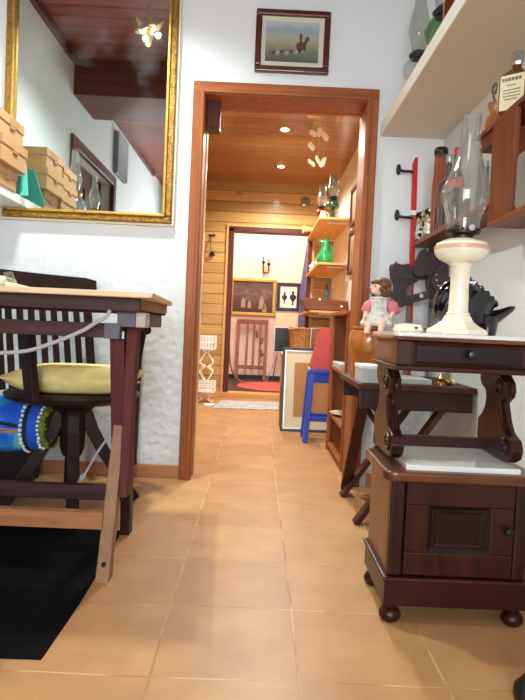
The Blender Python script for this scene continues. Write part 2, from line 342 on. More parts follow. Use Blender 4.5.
# ---------------------------------------------------------------- mesh helpers
WLOC = {}
class MB:
    def __init__(s): s.bm = bmesh.new()
    def _f(s, vs):
        try: return s.bm.faces.new(vs)
        except ValueError: return None
    def box(s, x0, x1, y0, y1, z0, z1):
        v = [s.bm.verts.new(p) for p in ((x0,y0,z0),(x1,y0,z0),(x1,y1,z0),(x0,y1,z0),(x0,y0,z1),(x1,y0,z1),(x1,y1,z1),(x0,y1,z1))]
        for f in ((3,2,1,0),(4,5,6,7),(0,1,5,4),(1,2,6,5),(2,3,7,6),(3,0,4,7)): s._f([v[i] for i in f])
        return s
    def hexa(s, pts):   # 8 arbitrary corners, bottom ring then top ring
        v = [s.bm.verts.new(p) for p in pts]
        for f in ((3,2,1,0),(4,5,6,7),(0,1,5,4),(1,2,6,5),(2,3,7,6),(3,0,4,7)): s._f([v[i] for i in f])
        return s
    def beam(s, p0, p1, wx, wy, up=(0,0,1)):
        p0, p1 = Vector(p0), Vector(p1); d = (p1-p0).normalized(); u = Vector(up)
        if abs(d.dot(u)) > 0.999: u = Vector((0,1,0))
        a = d.cross(u).normalized()*wx/2; b = a.cross(d).normalized()*wy/2
        return s.hexa([p0-a-b, p0+a-b, p0+a+b, p0-a+b, p1-a-b, p1+a-b, p1+a+b, p1-a+b])
    def cyl(s, p0, p1, r0, r1=None, n=16, cap=True):
        r1 = r0 if r1 is None else r1
        p0, p1 = Vector(p0), Vector(p1); d = (p1-p0).normalized()
        u = Vector((0,0,1)) if abs(d.z) < 0.9 else Vector((1,0,0))
        a = d.cross(u).normalized(); b = d.cross(a)
        R = []
        for p, r in ((p0,r0),(p1,r1)):
            R.append([s.bm.verts.new(p+(a*math.cos(2*PI*i/n)+b*math.sin(2*PI*i/n))*r) for i in range(n)])
        for i in range(n): s._f([R[0][i], R[0][(i+1)%n], R[1][(i+1)%n], R[1][i]])
        if cap: s._f(R[0][::-1]); s._f(R[1])
        return s
    def lathe(s, prof, c=(0,0,0), n=24, axis='Z', sx=1, sy=1, flute=0, nf=0):
        rings = []
        for r, z in prof:
            ring = []
            for i in range(n):
                t = 2*PI*i/n; rr = r*(1+(flute*math.cos(nf*t) if nf else 0))
                p = (rr*math.cos(t)*sx, rr*math.sin(t)*sy, z)
                if axis == 'X': p = (p[2], p[0], p[1])
                if axis == 'Y': p = (p[0], p[2], p[1])
                ring.append(s.bm.verts.new((p[0]+c[0], p[1]+c[1], p[2]+c[2])))
            rings.append(ring)
        for k in range(len(rings)-1):
            for i in range(n): s._f([rings[k][i], rings[k][(i+1)%n], rings[k+1][(i+1)%n], rings[k+1][i]])
        if prof[0][0] > 1e-6: s._f(rings[0][::-1])
        if prof[-1][0] > 1e-6: s._f(rings[-1])
        return s
    def shellathe(s, prof, c, n=28, t=0.0015, **k):   # open vessel with wall thickness
        inner = [(max(r-t, 1e-4), z) for r, z in reversed(prof)]
        rings_prof = prof+inner
        rings = []
        for r, z in rings_prof:
            rings.append([s.bm.verts.new((c[0]+r*math.cos(2*PI*i/n), c[1]+r*math.sin(2*PI*i/n), c[2]+z)) for i in range(n)])
        m_ = len(rings)
        for q in range(m_):
            a, b = rings[q], rings[(q+1) % m_]
            for i in range(n): s._f([a[i], a[(i+1)%n], b[(i+1)%n], b[i]])
        return s
    def tube(s, pts, r, n=8, closed=False):
        pts = [Vector(p) for p in pts]; rings = []
        N_ = len(pts); prev = None
        for i, p in enumerate(pts):
            d = (pts[min(i+1,N_-1)]-pts[max(i-1,0)]).normalized()
            if prev is None:
                u = Vector((0,0,1)) if abs(d.z) < 0.9 else Vector((1,0,0)); a = d.cross(u).normalized()
            else: a = (prev-d*prev.dot(d)).normalized()
            prev = a; b = d.cross(a)
            rr = r[i] if isinstance(r, (list, tuple)) else r
            rings.append([s.bm.verts.new(p+(a*math.cos(2*PI*k/n)+b*math.sin(2*PI*k/n))*rr) for k in range(n)])
        for k in range(N_-1):
            for i in range(n): s._f([rings[k][i], rings[k][(i+1)%n], rings[k+1][(i+1)%n], rings[k+1][i]])
        s._f(rings[0][::-1]); s._f(rings[-1])
        return s
    def ball(s, c, r, n=12, sz=1, sx=1, sy=1):
        m_ = max(6, n//2+2)
        prof = [(r*math.sin(PI*i/m_), -r*sz*math.cos(PI*i/m_)) for i in range(m_+1)]
        prof[0] = (1e-5, -r*sz); prof[-1] = (1e-5, r*sz)
        return s.lathe(prof, c, n, sx=sx, sy=sy)
    def prism(s, poly, plane, a, b):   # poly in the plane, extruded a..b along the third axis
        def P(u, v, t): return {'XZ': (u,t,v), 'YZ': (t,u,v), 'XY': (u,v,t)}[plane]
        A = [s.bm.verts.new(P(u,v,a)) for u, v in poly]; B = [s.bm.verts.new(P(u,v,b)) for u, v in poly]
        n = len(poly)
        for i in range(n): s._f([A[i], A[(i+1)%n], B[(i+1)%n], B[i]])
        s._f(A[::-1]); s._f(B)
        return s
    def frame(s, x0, x1, z0, z1, y0, y1, wd):   # rectangular picture frame in XZ
        s.box(x0,x1,y0,y1,z1-wd,z1); s.box(x0,x1,y0,y1,z0,z0+wd)
        s.box(x0,x0+wd,y0,y1,z0+wd,z1-wd); s.box(x1-wd,x1,y0,y1,z0+wd,z1-wd); return s
    def xform(s, mat): bmesh.ops.transform(s.bm, matrix=mat, verts=s.bm.verts); return s
    def build(s, name, mat, parent=None, smooth=False, bevel=0, seg=2, subsurf=0):
        bmesh.ops.recalc_face_normals(s.bm, faces=s.bm.faces)
        off = WLOC.get(parent.name, Vector((0,0,0))) if parent else None
        if parent is None:   # origin at the middle of the base
            vs = [v.co for v in s.bm.verts]
            off = Vector(((min(v.x for v in vs)+max(v.x for v in vs))/2, (min(v.y for v in vs)+max(v.y for v in vs))/2, min(v.z for v in vs)))
            if getattr(s, 'keep', False): off = Vector((0,0,0))
        bmesh.ops.translate(s.bm, verts=s.bm.verts, vec=-off)
        me = bpy.data.meshes.new(name); s.bm.to_mesh(me); s.bm.free()
        me.materials.append(M[mat] if isinstance(mat, str) else mat)
        if smooth:
            for p in me.polygons: p.use_smooth = True
        o = bpy.data.objects.new(name, me); COL.objects.link(o)
        if parent: o.parent = parent
        else: o.location = off
        WLOC[o.name] = off.copy()
        if bevel:
            b = o.modifiers.new('edge', 'BEVEL'); b.width = bevel; b.segments = seg; b.limit_method = 'ANGLE'; b.angle_limit = math.radians(40)
        if subsurf:
            q = o.modifiers.new('round', 'SUBSURF'); q.levels = subsurf; q.render_levels = subsurf
        if smooth:
            try:
                for p in me.polygons: p.use_smooth = True
                es = o.modifiers.new('split', 'EDGE_SPLIT'); es.split_angle = math.radians(42)
            except Exception: pass
        return o
def tag(o, label, cat, group=None, kind=None):
    o['label'] = label; o['category'] = cat
    if group: o['group'] = group
    if kind: o['kind'] = kind
    return o
def thing(name, loc, label, cat, group=None):
    o = bpy.data.objects.new(name, None); o.empty_display_size = 0.05; COL.objects.link(o); o.location = loc
    WLOC[o.name] = Vector(loc)
    return tag(o, label, cat, group)
def dup(root, loc, label, rotz=None):
    r = root.copy(); COL.objects.link(r); r.location = loc; r['label'] = label
    if rotz is not None: r.rotation_euler = (0, 0, rotz)
    WLOC[r.name] = Vector(loc)
    for ch in list(root.children):
        c = ch.copy(); COL.objects.link(c); c.parent = r
        for g in ch.children:
            d = g.copy(); COL.objects.link(d); d.parent = c
    return r
def struct(name, mb, mat, label=None, **k):
    mb.keep = True
    o = mb.build(name, mat, **k); o['kind'] = 'structure'
    if label: o['label'] = label
    return o

# ================================================================ SETTING: front room
D, T = 2.6, 0.14            # wall with the doorway, its thickness
XL, XR, H1 = -1.35, 0.81, 2.52
YB = -2.2                  # wall behind the viewer
struct('floor', MB().box(-1.6, 1.4, YB-0.2, 5.85, -0.05, 0), 'tiles')
wf = MB()
wf.box(XL-0.2, -0.32, D, D+T, 0, H1); wf.box(0.475, XR+0.2, D, D+T, 0, H1); wf.box(-0.32, 0.475, D, D+T, 1.80, H1)
struct('wall_front', wf, 'plaster')
wl = MB()
wl.box(XL-0.2, XL, 1.20, D, 0, H1); wl.box(XL-0.2, XL, 0.15, 1.20, 1.93, H1); wl.box(XL-0.2, XL, YB, 0.15, 0, H1)
struct('wall_left', wl, 'plaster_side')
struct('wall_right', MB().box(XR, XR+0.2, YB, D, 0, H1), 'plaster_side')
struct('wall_rear', MB().box(XL-0.2, XR+0.2, YB-0.2, YB, 0, H1), 'plaster_side')
struct('ceiling', MB().box(XL-0.2, XR+0.2, YB-0.2, D+T, H1, H1+0.1), 'dark_planks')
struct('trim_1', MB().box(XL, XR, 0.76, 1.23, 2.27, H1), 'dark_beam', bevel=0.005)      # dropped beam
struct('trim_2', MB().box(XL, XL+0.03, -1.6, 0.76, H1-0.05, H1).box(XL, XL+0.03, 1.23, D, H1-0.05, H1), 'dark_beam')
struct('baseboard_front', MB().box(XL, -0.345, D-0.015, D, 0, 0.063), wood('baseboard_tile', (172, 116, 82), (190, 134, 98), 'X', 0.45), bevel=0.002)
struct('baseboard_right', MB().box(XR-0.012, XR, YB, D, 0, 0.063).box(0.53, XR-0.012, D-0.012, D, 0, 0.063), wood('baseboard_tile_side', (172, 116, 82), (190, 134, 98), 'Y', 0.45))
w1 = thing('fill_window', (-0.25, YB, 0.45), 'added unseen window behind the viewer for soft frontal fill light', 'window'); w1['kind'] = 'structure'  # out of view, put in to brighten the room from the front
MB().frame(-0.95, 0.45, 0.45, 2.05, YB, YB+0.04, 0.05).box(-0.27, -0.23, YB, YB+0.035, 0.50, 2.0).build('window_frame', 'white', w1, bevel=0.003)
MB().box(-0.90, 0.40, YB+0.002, YB+0.008, 0.50, 2.0).build('pane', 'tube_emit', w1)
# doorway casing towards the front room, lining through the wall
dc = MB()
def casing(mb, x0, x1, zt, y0, y1, wd):
    mb.box(x0, x0+wd, y0, y1, 0, zt); mb.box(x1-wd, x1, y0, y1, 0, zt); return mb
d1 = thing('door_1', (0.08, D, 0), 'orange-brown wooden casing around the open doorway to the hall', 'doorway'); d1['kind'] = 'structure'
casing(MB(), -0.345, 0.50, 1.822, D-0.022, D, 0.050).build('casing', 'casing', d1, bevel=0.006, seg=3)
casing(MB(), -0.312, 0.467, 1.79, D-0.030, D-0.02, 0.02).build('inner_moulding', 'casing', d1, bevel=0.004)
MB().box(-0.345, 0.50, D-0.0225, D, 1.772, 1.825).box(-0.312, 0.467, D-0.031, D-0.02, 1.772, 1.792).build('casing_head', 'casing_x', d1, bevel=0.005, seg=3)
MB().box(-0.32, -0.29, D-0.02, D+T, 0, 1.80).box(0.445, 0.475, D-0.02, D+T, 0, 1.80).box(-0.29, 0.445, D-0.02, D+T, 1.768, 1.80).build('lining', 'casing', d1, bevel=0.003)
casing(MB(), -0.355, 0.51, 1.83, D+T, D+T+0.018, 0.066).box(-0.29, 0.445, D+T, D+T+0.018, 1.765, 1.83).build('hall_casing', 'casing', d1, bevel=0.004)
MB().box(-0.2895, -0.2845, D+0.10, D+T, 0, 1.64).build('lit_lining_strip', plain('lit_lining_tint', (232, 200, 150), 0.3, coat=0.4), d1)  # hall light caught on the left lining, painted as a pale strip
# doorway in the left wall (seen in the mirror)
d2 = thing('door_2', (XL, 0.7, 0), 'dark red wooden door and casing in the left wall seen in the mirror', 'door'); d2['kind'] = 'structure'
c2 = MB().box(XL-0.02, XL+0.02, 1.18, 1.26, 0, 2.0).box(XL-0.02, XL+0.02, 0.09, 0.17, 0, 2.0).box(XL-0.02, XL+0.02, 0.17, 1.18, 1.92, 2.0)
c2.build('casing', 'dark_casing', d2, bevel=0.006)
pd = MB().box(XL-0.14, XL-0.10, 0.15, 1.20, 0, 1.93)
for y in (0.25, 0.72):
    for z in (0.2, 1.05): pd.box(XL-0.105, XL-0.09, y, y+0.38, z, z+0.72)
pd.build('door_leaf', 'dark_casing', d2, bevel=0.004)

# ================================================================ SETTING: hall
XH, HL, Y2, H2 = 0.72, -0.75, 5.75, 2.19
struct('wall_hall_right', MB().box(XH, XH+0.2, D+T, Y2, 0, H2), 'plaster_warm')
struct('wall_hall_left', MB().box(HL-0.2, HL, D+T, Y2, 0, H2), 'pine_wall')
wb = MB(); wb.box(HL-0.2, -0.34, Y2, Y2+0.1, 0, H2); wb.box(0.50, XH+0.2, Y2, Y2+0.1, 0, H2); wb.box(-0.34, 0.50, Y2, Y2+0.1, 1.72, H2)
struct('wall_hall_back', wb, 'pine_wall')
struct('ceiling_hall', MB().box(HL-0.2, XH+0.2, D+T, Y2+0.1, H2, H2+0.1), 'hall_ceiling')
struct('trim_3', MB().box(-0.37, -0.34, Y2-0.02, Y2, 0, 1.76).box(0.50, 0.53, Y2-0.02, Y2, 0, 1.76).box(-0.34, 0.50, Y2-0.02, Y2, 1.73, 1.76), 'pine')
d3 = thing('door_3', (0.08, Y2, 0), 'dark red-brown frame of the far doorway to the back room', 'doorway'); d3['kind'] = 'structure'
MB().box(-0.345, -0.295, Y2-0.03, Y2+0.1, 0.05, 1.72).box(0.465, 0.505, Y2-0.03, Y2+0.1, 0.05, 1.72).build('jamb', 'dark_casing', d3, bevel=0.004)
MB().box(-0.345, 0.505, Y2-0.03, Y2+0.1, 1.688, 1.74).build('head', 'dark_casing', d3, bevel=0.004)
MB().box(-0.36, 0.52, Y2-0.05, Y2+0.1, 0, 0.05).build('sill', 'pine_x', d3, bevel=0.004)
struct('baseboard_hall_back', MB().box(HL, -0.37, Y2-0.015, Y2, 0, 0.05), 'pine_x')
# far room, floor one step up
Y3, F3, H3 = 7.35, 0.05, 2.35
struct('floor_back_room', MB().box(-1.2, 0.8, Y2+0.1, Y3+0.1, 0, F3), 'dark_floor')
struct('wall_back_room_far', MB().box(-1.2, 0.8, Y3, Y3+0.1, F3, H3), 'plaster_pink')
struct('wall_back_room_right', MB().box(0.60, 0.8, Y2+0.1, Y3, F3, H3), 'plaster_pink')
struct('wall_back_room_left', MB().box(-1.2, -1.0, Y2+0.1, Y3, F3, H3), 'plaster_pink')
struct('wall_back_room_front', MB().box(-1.2, -0.345, Y2+0.1, Y2+0.14, F3, H3).box(0.505, 0.8, Y2+0.1, Y2+0.14, F3, H3).box(-0.345, 0.505, Y2+0.1, Y2+0.14, 1.74, H3), 'plaster_pink')
struct('ceiling_back_room', MB().box(-1.2, 0.8, Y2+0.1, Y3+0.1, H3, H3+0.1), 'white')
struct('baseboard_back_room', MB().box(-1.0, 0.6, Y3-0.02, Y3, F3, F3+0.05), 'black')

# ================================================================ LAMPS
ch = thing('chandelier', (-0.67, 2.05, H1), 'gilt flower-shaped ceiling lamp seen at the top of the mirror', 'ceiling lamp')
MB().lathe([(0.001, H1), (0.055, H1), (0.05, H1-0.02), (0.012, H1-0.035), (0.012, H1-0.20), (0.001, H1-0.20)], (-0.67, 2.05, 0), 16).build('canopy', 'gold_petal', ch, True)
for k in range(7):
    a = 2*PI*k/7
    pm = MB(); px_, L_ = 0, random.uniform(0.05, 0.085)
    pts = []
    for i in range(6):
        t = i/5; r = 0.02+L_*t; wd_ = 0.007+0.019*math.sin(PI*min(1, t*0.9+0.08)); z = H1-0.20+(0.06-0.05*(k % 3))*t*t-0.02*t
        pts.append((r, wd_, z))
    V0 = []
    for r, wd_, z in pts:
        row = []
        for q, dz in ((-1, 0.006), (1, 0.006), (1, 0), (-1, 0)):
            x, y = r, q*wd_
            row.append(pm.bm.verts.new((-0.67+x*math.cos(a)-y*math.sin(a), 2.05+x*math.sin(a)+y*math.cos(a), z+dz)))
        V0.append(row)
    for i in range(5):
        for j in range(4): pm._f([V0[i][j], V0[i][(j+1)%4], V0[i+1][(j+1)%4], V0[i+1][j]])
    pm._f(V0[0]); pm._f(V0[-1])
    pm.build('petal', 'gold_petal', ch)
for k in range(4):
    a = 2*PI*k/4+0.4
    MB().ball((-0.67+0.03*math.cos(a), 2.05+0.03*math.sin(a), H1-0.212), 0.008, 10).build('bulb', 'bulb_emit', ch, True)
cf = thing('ceiling_fitting', (0.2, 1.0, 2.27), 'flat white lamp fixed under the dropped beam above the picture', 'ceiling lamp')
MB().box(-0.04, 0.44, 0.84, 1.16, 2.21, 2.27).build('housing', 'white', cf, bevel=0.005)
MB().box(-0.03, 0.43, 0.85, 1.15, 2.204, 2.21).build('diffuser', 'tube_emit', cf)
def downlight(x, y, lab):
    t = thing('downlight', (x, y, H2), lab, 'ceiling light', 'hall downlights')
    MB().lathe([(0.030, H2-0.001), (0.047, H2-0.001), (0.045, H2-0.008), (0.030, H2-0.006)], (x, y, 0), 20).build('ring', 'steel', t, True)
    MB().lathe([(0.001, H2-0.013), (0.026, H2-0.010), (0.034, H2-0.004), (0.034, H2-0.001), (0.001, H2-0.001)], (x, y, 0), 20).build('lens', 'lamp_emit', t)
downlight(0.118, 3.24, 'round lit downlight in the hall ceiling just behind the doorway head')
downlight(0.126, 4.18, 'round lit downlight in the hall ceiling, nearer of the two in view')
downlight(0.134, 5.12, 'round lit downlight in the hall ceiling, farther towards the pine end wall')
br = thing('meter_box', (-0.25, 2.72, 1.64), 'dark purplish box fixed high inside the doorway at its left corner', 'box')
MB().box(-0.29, -0.226, 2.66, 2.735, 1.640, 1.768).build('body', 'dark_casing', br, bevel=0.003)
MB().box(-0.282, -0.234, 2.654, 2.66, 1.650, 1.758).build('front_panel', 'dark_casing', br, bevel=0.002)

# ================================================================ FRONT WALL
mi = thing('mirror', (-0.80, D, 1.165), 'large mirror in a carved gilt frame hung on the white wall left of the doorway', 'mirror')
MB().frame(-1.20, -0.411, 1.165, 2.34, D-0.02, D, 0.012).build('outer_edge', 'cream_edge', mi, bevel=0.003)
MB().frame(-1.19, -0.421, 1.175, 2.33, D-0.035, D, 0.03).build('frame', 'gold_dark', mi, bevel=0.008, seg=3)
MB().frame(-1.162, -0.449, 1.203, 2.302, D-0.042, D, 0.014).build('inner_moulding', 'gold', mi, bevel=0.005, seg=3)
MB().box(-1.15, -0.461, D-0.018, D-0.008, 1.215, 2.29).build('mirror_glass', 'mirror', mi)

pc = thing('framed_picture', (0.095, D, 1.88), 'framed hunting print of a rider and hounds above the doorway', 'picture')
MB().frame(-0.074, 0.263, 1.88, 2.158, D-0.025, D, 0.028).build('frame', 'red_brown_frame', pc, bevel=0.007, seg=3)
MB().box(-0.05, 0.239, D-0.012, D-0.002, 1.904, 2.134).build('mount', plain('print_mount', (238, 234, 216), 0.8), pc)
def print_mat(name, stops, seed=0.0, scale=6, amt=0.18):
    mt, N, L, P = newmat(name)
    tc = N.new('ShaderNodeTexCoord'); sx = N.new('ShaderNodeSeparateXYZ'); L.new(tc.outputs['Generated'], sx.inputs[0])
    nz = N.new('ShaderNodeTexNoise'); nz.inputs['Scale'].default_value = scale; nz.inputs['Detail'].default_value = 6
    mp = N.new('ShaderNodeMapping'); mp.inputs['Location'].default_value = (seed, seed, seed); L.new(tc.outputs['Generated'], mp.inputs[0]); L.new(mp.outputs[0], nz.inputs['Vector'])
    ad = N.new('ShaderNodeMath'); ad.operation = 'MULTIPLY_ADD'; ad.inputs[1].default_value = amt*2; L.new(nz.outputs['Fac'], ad.inputs[0])
    sb = N.new('ShaderNodeMath'); sb.operation = 'SUBTRACT'; sb.inputs[1].default_value = amt; L.new(ad.outputs[0], sb.inputs[0]); L.new(sx.outputs['Z'], ad.inputs[2])
    rp = N.new('ShaderNodeValToRGB'); e = rp.color_ramp.elements
    e[0].position = stops[0][0]; e[0].color = srgb(*stops[0][1]); e[1].position = stops[-1][0]; e[1].color = srgb(*stops[-1][1])
    for p, c in stops[1:-1]: q = e.new(p); q.color = srgb(*c)
    L.new(sb.outputs[0], rp.inputs['Fac']); L.new(rp.outputs['Color'], P.inputs['Base Color']); P.inputs['Roughness'].default_value = 0.5
    return mt
pm_ = print_mat('hunting_print', [(0, (82, 96, 90)), (0.25, (128, 138, 118)), (0.45, (176, 170, 134)), (0.62, (184, 190, 172)), (0.8, (160, 182, 196)), (1, (204, 214, 218))], 3)
MB().box(-0.028, 0.213, D-0.0135, D-0.010, 1.930, 2.108).build('print', pm_, pc)
rd = MB()
M['rider'] = plain('rider_ink', (98, 62, 42), 0.6); M['hound'] = plain('hound_ink', (206, 196, 176), 0.6); M['hound_d'] = plain('hound_shade', (70, 56, 48), 0.6)
rd.prism([(0.11,2.0),(0.118,1.985),(0.122,1.962),(0.127,1.985),(0.145,1.986),(0.15,1.962),(0.155,1.988),(0.157,2.01),(0.165,2.03),(0.172,2.026),(0.168,2.044),(0.158,2.046),(0.146,2.02),(0.136,2.02),(0.138,2.05),(0.132,2.062),(0.125,2.05),(0.127,2.02),(0.115,2.014)], 'XZ', D-0.0145, D-0.0130)
rd.build('rider_figure', 'rider', pc)
hd = MB(); hdd = MB()
for i in range(8):
    x = 0.0+0.02*i+random.uniform(-.004, .004); z = 1.972+random.uniform(-.006, .006)
    q = hd if i % 2 else hdd
    q.prism([(x,z),(x+.003,z-.012),(x+.006,z),(x+.011,z),(x+.014,z-.012),(x+.017,z+.003),(x+.021,z+.008),(x+.014,z+.009),(x+.003,z+.008)], 'XZ', D-0.0145, D-0.0130)
hd.build('pale_hounds', 'hound', pc); hdd.build('dark_hounds', 'hound_d', pc)
MB().box(-0.045, 0.234, D-0.0180, D-0.0165, 1.909, 2.129).build('glazing', 'picture_glass', pc)

# picture on the left wall, seen in the mirror
lp = thing('wall_picture', (XL, -0.02, 2.02), 'slim dark-framed picture on the left wall above the door, seen in the mirror', 'picture')
MB().box(XL, XL+0.04, -0.22, 0.16, 2.03, 2.40).build('frame', 'black_frame', lp, bevel=0.004)
MB().box(XL+0.04, XL+0.042, -0.20, 0.14, 2.05, 2.38).build('print', print_mat('grey_print', [(0, (110, 112, 112)), (1, (160, 166, 170))], 5), lp)

# ================================================================ LEFT SHELF WITH BOXES
tag(MB().box(XL, -1.07, 0.6, 2.585, 1.215, 1.252).build('wall_shelf', 'white', None, bevel=0.002), 'white shelf board on the left wall carrying cardboard boxes', 'shelf')
def carton(x0, x1, y0, y1, z0, z1, lab, tape=False, tab=True):
    t = thing('cardboard_box', ((x0+x1)/2, (y0+y1)/2, z0), lab, 'box', 'cardboard boxes on the white shelf')
    MB().box(x0, x1, y0, y1, z0, z1-0.035).build('body', 'card', t, bevel=0.002)
    MB().box(x0-0.002, x1+0.004, y0-0.002, y1+0.003, z1-0.037, z1).build('lid', 'card', t, bevel=0.002)
    MB().box(x1-0.001, x1+0.0065, (y0+y1)/2-0.02, (y0+y1)/2+0.02, z1-0.052, z1-0.037).build('tab', 'card_dark', t, bevel=0.002)
    if tape: MB().box(x1+0.0035, x1+0.0052, (y0+y1)/2-0.03, (y0+y1)/2+0.06, z1-0.034, z1-0.004).build('tape', 'tape', t)
z0 = 1.252
carton(-1.325, -1.065, 2.25, 2.43, z0, z0+0.085, 'lowest cardboard box of the stack next to the mirror')
carton(-1.325, -1.04, 2.235, 2.465, z0+0.085, z0+0.19, 'middle cardboard box of the stack next to the mirror')
carton(-1.325, -1.05, 2.23, 2.45, z0+0.19, z0+0.285, 'top cardboard box of the stack next to the mirror with a shiny tape', True)
carton(-1.325, -1.06, 1.99, 2.22, z0, z0+0.085, 'lowest cardboard box of the second stack from the mirror')
carton(-1.325, -1.05, 2.0, 2.225, z0+0.085, z0+0.185, 'middle cardboard box of the second stack from the mirror')
carton(-1.325, -1.055, 2.0, 2.20, z0+0.185, z0+0.27, 'top cardboard box of the second stack from the mirror')
te = MB().hexa([(-1.14,2.478,z0),(-1.035,2.478,z0),(-1.035,2.486,z0),(-1.14,2.486,z0),(-1.17,2.535,z0+0.15),(-1.07,2.535,z0+0.15),(-1.07,2.543,z0+0.15),(-1.17,2.543,z0+0.15)])
tag(te.build('folder', 'teal', None, bevel=0.001), 'teal folder leaning between the boxes and the mirror', 'folder')
def oil_lamp(name, x, y, z, lab, cat, group, bowl, base, burner, H=0.36, s=1.0, cw=1.0, flare=0):
    t = thing(name, (x, y, z), lab, cat, group)
    MB().lathe([(0.001,0),(0.055*s,0),(0.05*s,0.012),(0.02*s,0.03),(0.016*s,0.08*s),(0.001,0.08*s)], (x,y,z), 20).build('base', base, t, True)
    MB().lathe([(0.012*s,0.08*s),(0.05*s,0.10*s),(0.056*s,0.125*s),(0.045*s,0.15*s),(0.02*s,0.165*s),(0.001,0.165*s)], (x,y,z), 20).build('oil_font', bowl, t, True)
    MB().lathe([(0.001,0.165*s),(0.03*s,0.165*s),(0.036*s,0.178*s),(0.026*s,0.19*s),(0.001,0.195*s)], (x,y,z), 16).build('burner', burner, t, True)
    h0 = 0.188*s; hh = H
    MB().shellathe([(0.026*s*cw,h0),(0.030*s*cw,h0+0.12*hh),(0.043*s*cw,h0+0.28*hh),(0.036*s*cw,h0+0.45*hh),((0.022+flare*.5)*s*cw,h0+0.65*hh),((0.018+flare)*s*cw,h0+hh)], (x,y,z), 20).build('glass_chimney', 'glass', t, True)
    return t
oil_lamp('oil_lamp', -1.15, 1.74, z0, 'glass oil lamp with gilt burner nearest the boxes, seen in the mirror', 'oil lamp', 'lamps on the left shelf', 'glass_thick', 'brass', 'brass', 0.24, 1.3, 0.8)
oil_lamp('oil_lamp', -1.16, 1.30, z0, 'glass oil lamp beyond the blue carton, seen in the mirror', 'oil lamp', 'lamps on the left shelf', 'glass_thick', 'burner', 'brass', 0.22, 1.2, 0.8)
cb = thing('carton', (-1.12, 1.58, z0), 'blue and white upright carton seen low in the mirror', 'carton')
MB().box(-1.15, -1.09, 1.55, 1.61, z0, z0+0.16).build('body', 'bright_blue', cb, bevel=0.002)
MB().box(-1.149, -1.0885, 1.549, 1.6115, z0+0.02, z0+0.06).build('white_band', 'paper', cb)

# ================================================================ TABLE, LEFT
tb = thing('trestle_table', (-0.80, 1.75, 0), 'folding trestle table with a pale drawing-board top on the left', 'table')
MB().hexa([(-1.32,1.52,0.787),(-0.294,1.52,0.787),(-0.330,2.10,0.787),(-1.32,2.10,0.787),(-1.32,1.52,0.803),(-0.290,1.52,0.803),(-0.326,2.10,0.803),(-1.32,2.10,0.803)]).build('tabletop', 'table_top', tb, bevel=0.003)
MB().box(-1.30, -0.335, 1.565, 1.590, 0.749, 0.787).build('apron', 'table_dark', tb, bevel=0.002)
MB().box(-1.30, -0.345, 2.04, 2.065, 0.749, 0.787).build('apron', 'table_dark', tb, bevel=0.002)
MB().box(-0.360, -0.337, 1.59, 2.04, 0.755, 0.787).build('end_batten', 'table_worn', tb, bevel=0.002)
MB().box(-0.405, -0.353, 1.60, 2.03, 0.706, 0.749).build('cleat', 'block', tb, bevel=0.002)
MB().box(-0.353, -0.325, 1.605, 1.665, 0.706, 0.749).build('cleat', 'block_pale', tb, bevel=0.002)
MB().box(-1.30, -0.44, 1.598, 1.62, 0.672, 0.714).build('rail', 'table_dark', tb, bevel=0.002)
MB().box(-0.44, -0.395, 1.594, 1.624, 0.670, 0.715).build('rail_end_block', 'block', tb, bevel=0.002)
for sx_, wn_ in ((0, 'a'), (-0.80, 'b')):
    X0 = -0.42+sx_
    # lower worn piece, bolted upper piece, crossing rear leg
    MB().hexa([(X0,1.515,0),(X0+.037,1.515,0),(X0+.037,1.56,0),(X0,1.56,0),(X0+.01,1.62,0.42),(X0+.042,1.62,0.42),(X0+.042,1.66,0.42),(X0+.01,1.66,0.42)]).build('leg', 'table_worn', tb, bevel=0.002)
    MB().hexa([(X0+.042,1.578,0.22),(X0+.066,1.578,0.22),(X0+.066,1.62,0.22),(X0+.042,1.62,0.22),(X0+.030,1.655,0.706),(X0+.064,1.655,0.706),(X0+.064,1.70,0.706),(X0+.030,1.70,0.706)]).build('leg', 'table_leg', tb, bevel=0.002)
    MB().hexa([(X0+.002,1.632,0.36),(X0+.042,1.632,0.36),(X0+.042,1.66,0.36),(X0+.002,1.66,0.36),(X0-.012,1.63,0.67),(X0+.030,1.63,0.67),(X0+.030,1.665,0.67),(X0-.012,1.665,0.67)]).build('leg', 'table_leg', tb, bevel=0.002)
    MB().hexa([(X0-.02,1.87,0),(X0+.012,1.87,0),(X0+.012,1.92,0),(X0-.02,1.92,0),(X0+.012,1.70,0.706),(X0+.044,1.70,0.706),(X0+.044,1.74,0.706),(X0+.012,1.74,0.706)]).build('leg', 'stick', tb, bevel=0.002)
    if sx_ == 0: MB().cyl((X0+0.020, 1.540, 0.048), (X0+0.020, 1.5235, 0.048), 0.007, n=10).build('bolt', 'iron', tb)
MB().box(-1.22, -0.413, 1.545, 1.575, 0.137, 0.185).build('stretcher', 'table_worn_x', tb, bevel=0.003)
MB().box(-1.22, -0.425, 1.83, 1.86, 0.128, 0.176).build('stretcher', 'table_dark', tb, bevel=0.003)
